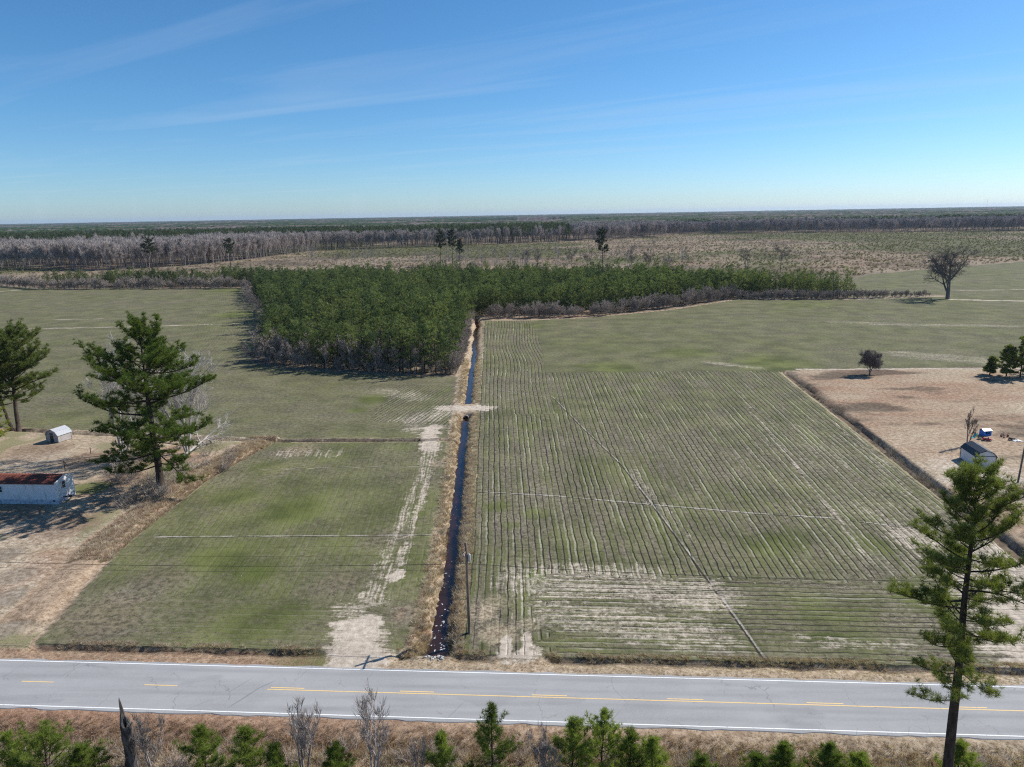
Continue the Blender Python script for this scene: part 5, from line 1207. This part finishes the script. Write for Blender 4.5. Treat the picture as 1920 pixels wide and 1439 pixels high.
X, Y = site(1846.5, 816); t = thing('toy_playhouse', 'blue toy playhouse with white and orange roof behind the white shed', 'playhouse', (X, Y, gz(X, Y)), .15)
for c_, d_ in (((0, .55, .5), (1.6, .06, 1.0)), ((-.8, 0, .5), (.06, 1.1, 1.0)), ((.8, 0, .5), (.06, 1.1, 1.0)), ((0, -.55, .17), (1.6, .06, .34)), ((-.62, -.55, .62), (.36, .06, .56)), ((.62, -.55, .62), (.36, .06, .56)), ((0, -.55, .95), (1.6, .06, .12))):
    mb = MB(); mb.box(c_, d_); mb.obj('wall_panel', M_BLUE, t)
for s_, mt in ((-1, M_WPL), (1, M_ORANGE)):
    mb = MB(); mb.prism([(-.92, 0), (.92, 0), (.92, .05), (-.92, .05)], 0, .72); o = mb.obj('roof_panel', mt, t); o.location = (0, 0, 1.32); o.rotation_euler = (R(-28) if s_ > 0 else R(208), 0, 0)
mb = MB(); mb.tube([(-.4, -.6, .05), (-.1, -.6, .62), (.4, -.6, .9)], .03, 5); mb.obj('blue_slide_rail', M_TEAL, t)
X, Y = site(1850, 826.5); t = thing('toy_car', 'red ride-on toy car right behind the white shed', 'toy car', (X, Y, gz(X, Y)), -.3)
mb = MB(); mb.prism([(-.65, .16), (.65, .16), (.7, .36), (.38, .46), (.15, .46), (.05, .38), (-.3, .38), (-.42, .56), (-.62, .54), (-.7, .32)], -.32, .32); mb.obj('body', M_RED, t)
mb = MB(); mb.box((-.12, 0, .42), (.3, .4, .12)); mb.obj('seat', M_BLACK, t); mb = MB(); mb.box((.2, 0, .56), (.03, .5, .22)); mb.obj('windscreen', M_PANE, t)
for x_ in (-.42, .42):
    for y_ in (-.34, .34): wheel(t, (x_, y_, .17), .17, .12, M_BLACK, M_WPL)
mb = MB(); mb.box((.73, 0, .25), (.08, .5, .12)); mb.obj('bumper', M_WPL, t)
X, Y = site(1838, 824); t = thing('toy_wagon', 'small dark toy wagon left of the red toy car', 'toy wagon', (X, Y, gz(X, Y)), .2)
mb = MB(); mb.prism([(-.45, .22), (.45, .22), (.5, .45), (.46, .45), (.42, .26), (-.42, .26), (-.46, .45), (-.5, .45)], -.25, .25); mb.obj('tray', M_BLACK, t)
for x_ in (-.3, .3):
    for y_ in (-.25, .25): wheel(t, (x_, y_, .12), .12, .06, M_BLACK, M_WPL)
mb = MB(); mb.tube([(.45, 0, .2), (.8, 0, .5), (.9, 0, .8)], .018, 5); mb.obj('handle', M_GREYM, t)
X, Y = site(1826, 820.5); t = thing('toy_slide', 'teal and lime toy slide beside the forked bare tree', 'toy slide', (X, Y, gz(X, Y)), .5)
mb = MB(); mb.prism([(-.7, .02), (-.1, .15), (.45, .75), (.55, .75), (.55, .69), (.48, .68), (-.07, .09), (-.7, -.04)], -.2, .2); mb.obj('chute', M_TEAL, t)
for y_ in (-.2, .2):
    mb = MB(); mb.tube([(.52, y_, .95), (.6, y_, .7), (.8, y_, 0)], .035, 6); mb.obj('ladder_rail', M_LIME, t)
for z_ in (.2, .42, .62): mb = MB(); mb.tube([(.8 - z_ * .28, -.2, z_), (.8 - z_ * .28, .2, z_)], .025, 5); mb.obj('rung', M_LIME, t)
X, Y = site(1884, 820.5); t = thing('toy_tricycle', 'red toy tricycle lying right of the playhouse', 'tricycle', (X, Y, gz(X, Y)), .1)
mb = MB(); mb.tube([(-.5, 0, .3), (0, 0, .42), (.4, 0, .55), (.5, 0, .75)], .035, 6); mb.tube([(-.5, -.28, .18), (-.5, .28, .18)], .03, 5); mb.tube([(-.5, 0, .18), (-.5, 0, .3)], .03, 5); mb.obj('frame', M_RED, t)
wheel(t, (.5, 0, .25), .25, .07, M_BLACK, M_RED); wheel(t, (-.5, -.3, .16), .16, .06, M_BLACK, M_RED); wheel(t, (-.5, .3, .16), .16, .06, M_BLACK, M_RED)
mb = MB(); mb.tube([(.5, -.28, .8), (.5, .28, .8)], .025, 5); mb.obj('handlebar', M_BLACK, t); mb = MB(); mb.box((-.15, 0, .48), (.3, .22, .06)); mb.obj('seat', M_BLACK, t)
X, Y = site(1878, 818.5); t = thing('toy_bicycle', 'small red bicycle beside the toy tricycle', 'bicycle', (X, Y, gz(X, Y)), .5)
mb = MB(); mb.tube([(-.4, 0, .24), (-.1, 0, .25), (.3, 0, .55), (.42, 0, .24)], .025, 5); mb.tube([(-.1, 0, .25), (-.2, 0, .62)], .025, 5); mb.obj('frame', M_RED, t); wheel(t, (-.42, 0, .24), .24, .05, M_BLACK, M_GREYM); wheel(t, (.44, 0, .24), .24, .05, M_BLACK, M_GREYM)
mb = MB(); mb.tube([(.3, -.24, .72), (.3, .24, .72)], .02, 5); mb.obj('handlebar', M_BLACK, t); mb = MB(); mb.box((-.2, 0, .65), (.24, .12, .05)); mb.obj('saddle', M_BLACK, t)
X, Y = site(1907, 827); t = thing('tarpaulin', 'crumpled white tarpaulin on the brown yard near the right edge', 'tarpaulin', (X, Y, gz(X, Y)), 0)
rg = np.random.default_rng(5); gx_, gy_ = np.meshgrid(np.linspace(-.75, .75, 14), np.linspace(-.5, .5, 10)); hz_ = .05 + .32 * fbm(gx_ * 2.4 + 9, gy_ * 2.4, 3, 3) * np.clip(1.2 - np.hypot(gx_ / .8, gy_ / .55), 0, 1); mb = MB(); mb.add(np.stack([gx_ + rg.normal(0, .03, gx_.shape), gy_ + rg.normal(0, .03, gx_.shape), hz_], -1).reshape(-1, 3), grid_faces(10, 14)); mb.obj('sheet', M_WPL, t)
X, Y = site(1897, 825); t = thing('toy_cart', 'low black cart left of the crumpled tarpaulin', 'cart', (X, Y, gz(X, Y)), .2)
mb = MB(); mb.prism([(-.5, .18), (.5, .18), (.55, .3), (.2, .34), (-.1, .3), (-.4, .5), (-.55, .48)], -.28, .28); mb.obj('body', M_BLACK, t)
for x_ in (-.36, .36):
    for y_ in (-.32, .32): wheel(t, (x_, y_, .15), .15, .1, M_BLACK, M_GREYM)

# ------------------------------------------------------------------ culvert and rubble
M_CONC = mat_plain('concrete', (.46, .44, .41), .9, .2, 3, 0, .2, .4)
M_PIPE = mat_plain('culvert_metal', (.20, .17, .15), .6, .3, 4, .3)
mb = MB(); yy_ = np.linspace(151.3, 160.7, 48); xm = np.interp(yy_, [q[1] for q in MAIN], [q[0] for q in MAIN]); P_ = np.stack([xm, yy_, np.full(48, WATER_Z + .12)], 1)
mb.tube(P_, .52 + .02 * (np.arange(48) % 2), 14, 0, False); mb.tube(P_, .46 + .02 * (np.arange(48) % 2), 14, 0, False)
tag(mb.obj('culvert_pipe', M_PIPE), 'corrugated culvert pipe under the sandy ditch crossing', 'culvert')
rg = np.random.default_rng(15); rocks = []
for i in range(4):
    m_ = MB(); u_ = unit(rg.normal(size=(14, 3))); import bmesh
    bm = bmesh.new()
    for q in u_ * np.array([.28, .2, .13]) * rg.uniform(.8, 1.2, (14, 1)): bm.verts.new(q)
    bmesh.ops.convex_hull(bm, input=bm.verts); me = bpy.data.meshes.new('rubble_mesh'); bm.to_mesh(me); bm.free(); me.materials.append(M_CONC); rocks.append(me)
for i in range(34):
    X, Y = site(rg.normal(818, 9), rg.normal(1231, 3.5)); o = link('rubble_block', rocks[i % 4]); o.location = (X, Y, gz(X, Y) + .03); o.rotation_euler = (rg.normal(0, .4), rg.normal(0, .4), rg.uniform(0, 6)); s_ = rg.uniform(.4, 1.1); o.scale = (s_, s_, s_)
    tag(o, 'broken concrete lump at the road end of the ditch', 'rubble', 'rubble at the road end of the ditch')

# ------------------------------------------------------------------ radio mast on the horizon
X, zt = sight(1852, 372, 4000); t = thing('radio_mast', 'thin radio mast on the horizon at the right', 'mast', (X, 4000, 0))
for i in range(3):
    a = i * 2.094; mb = MB(); mb.tube([(math.cos(a) * .9, math.sin(a) * .9, 0), (math.cos(a) * .7, math.sin(a) * .7, zt)], .12, 4); mb.obj('leg', M_GREYM, t)
mb = MB()
for i in range(24):
    z0, z1 = zt * i / 24, zt * (i + 1) / 24
    a, b = (i % 3) * 2.094, ((i + 1) % 3) * 2.094; mb.tube([(math.cos(a) * .85, math.sin(a) * .85, z0), (math.cos(b) * .85, math.sin(b) * .85, z1)], .07, 3)
mb.obj('lattice', M_GREYM, t)

# ------------------------------------------------------------------ haze
mb = MB(); mb.box((0, 4000, 50), (40000, 40000, 106)); hz = mb.obj('haze', [])
k = NT('haze'); pv = k.n('ShaderNodeVolumePrincipled'); pv.inputs['Color'].default_value = (.62, .77, 1.0, 1); pv.inputs['Density'].default_value = 3.4e-5; pv.inputs['Anisotropy'].default_value = .2
k.t.links.new(pv.outputs[0], k.out.inputs['Volume']); hz.data.materials.append(k.m); tag(hz, 'thin blue haze over the far woods', None, None, 'stuff')
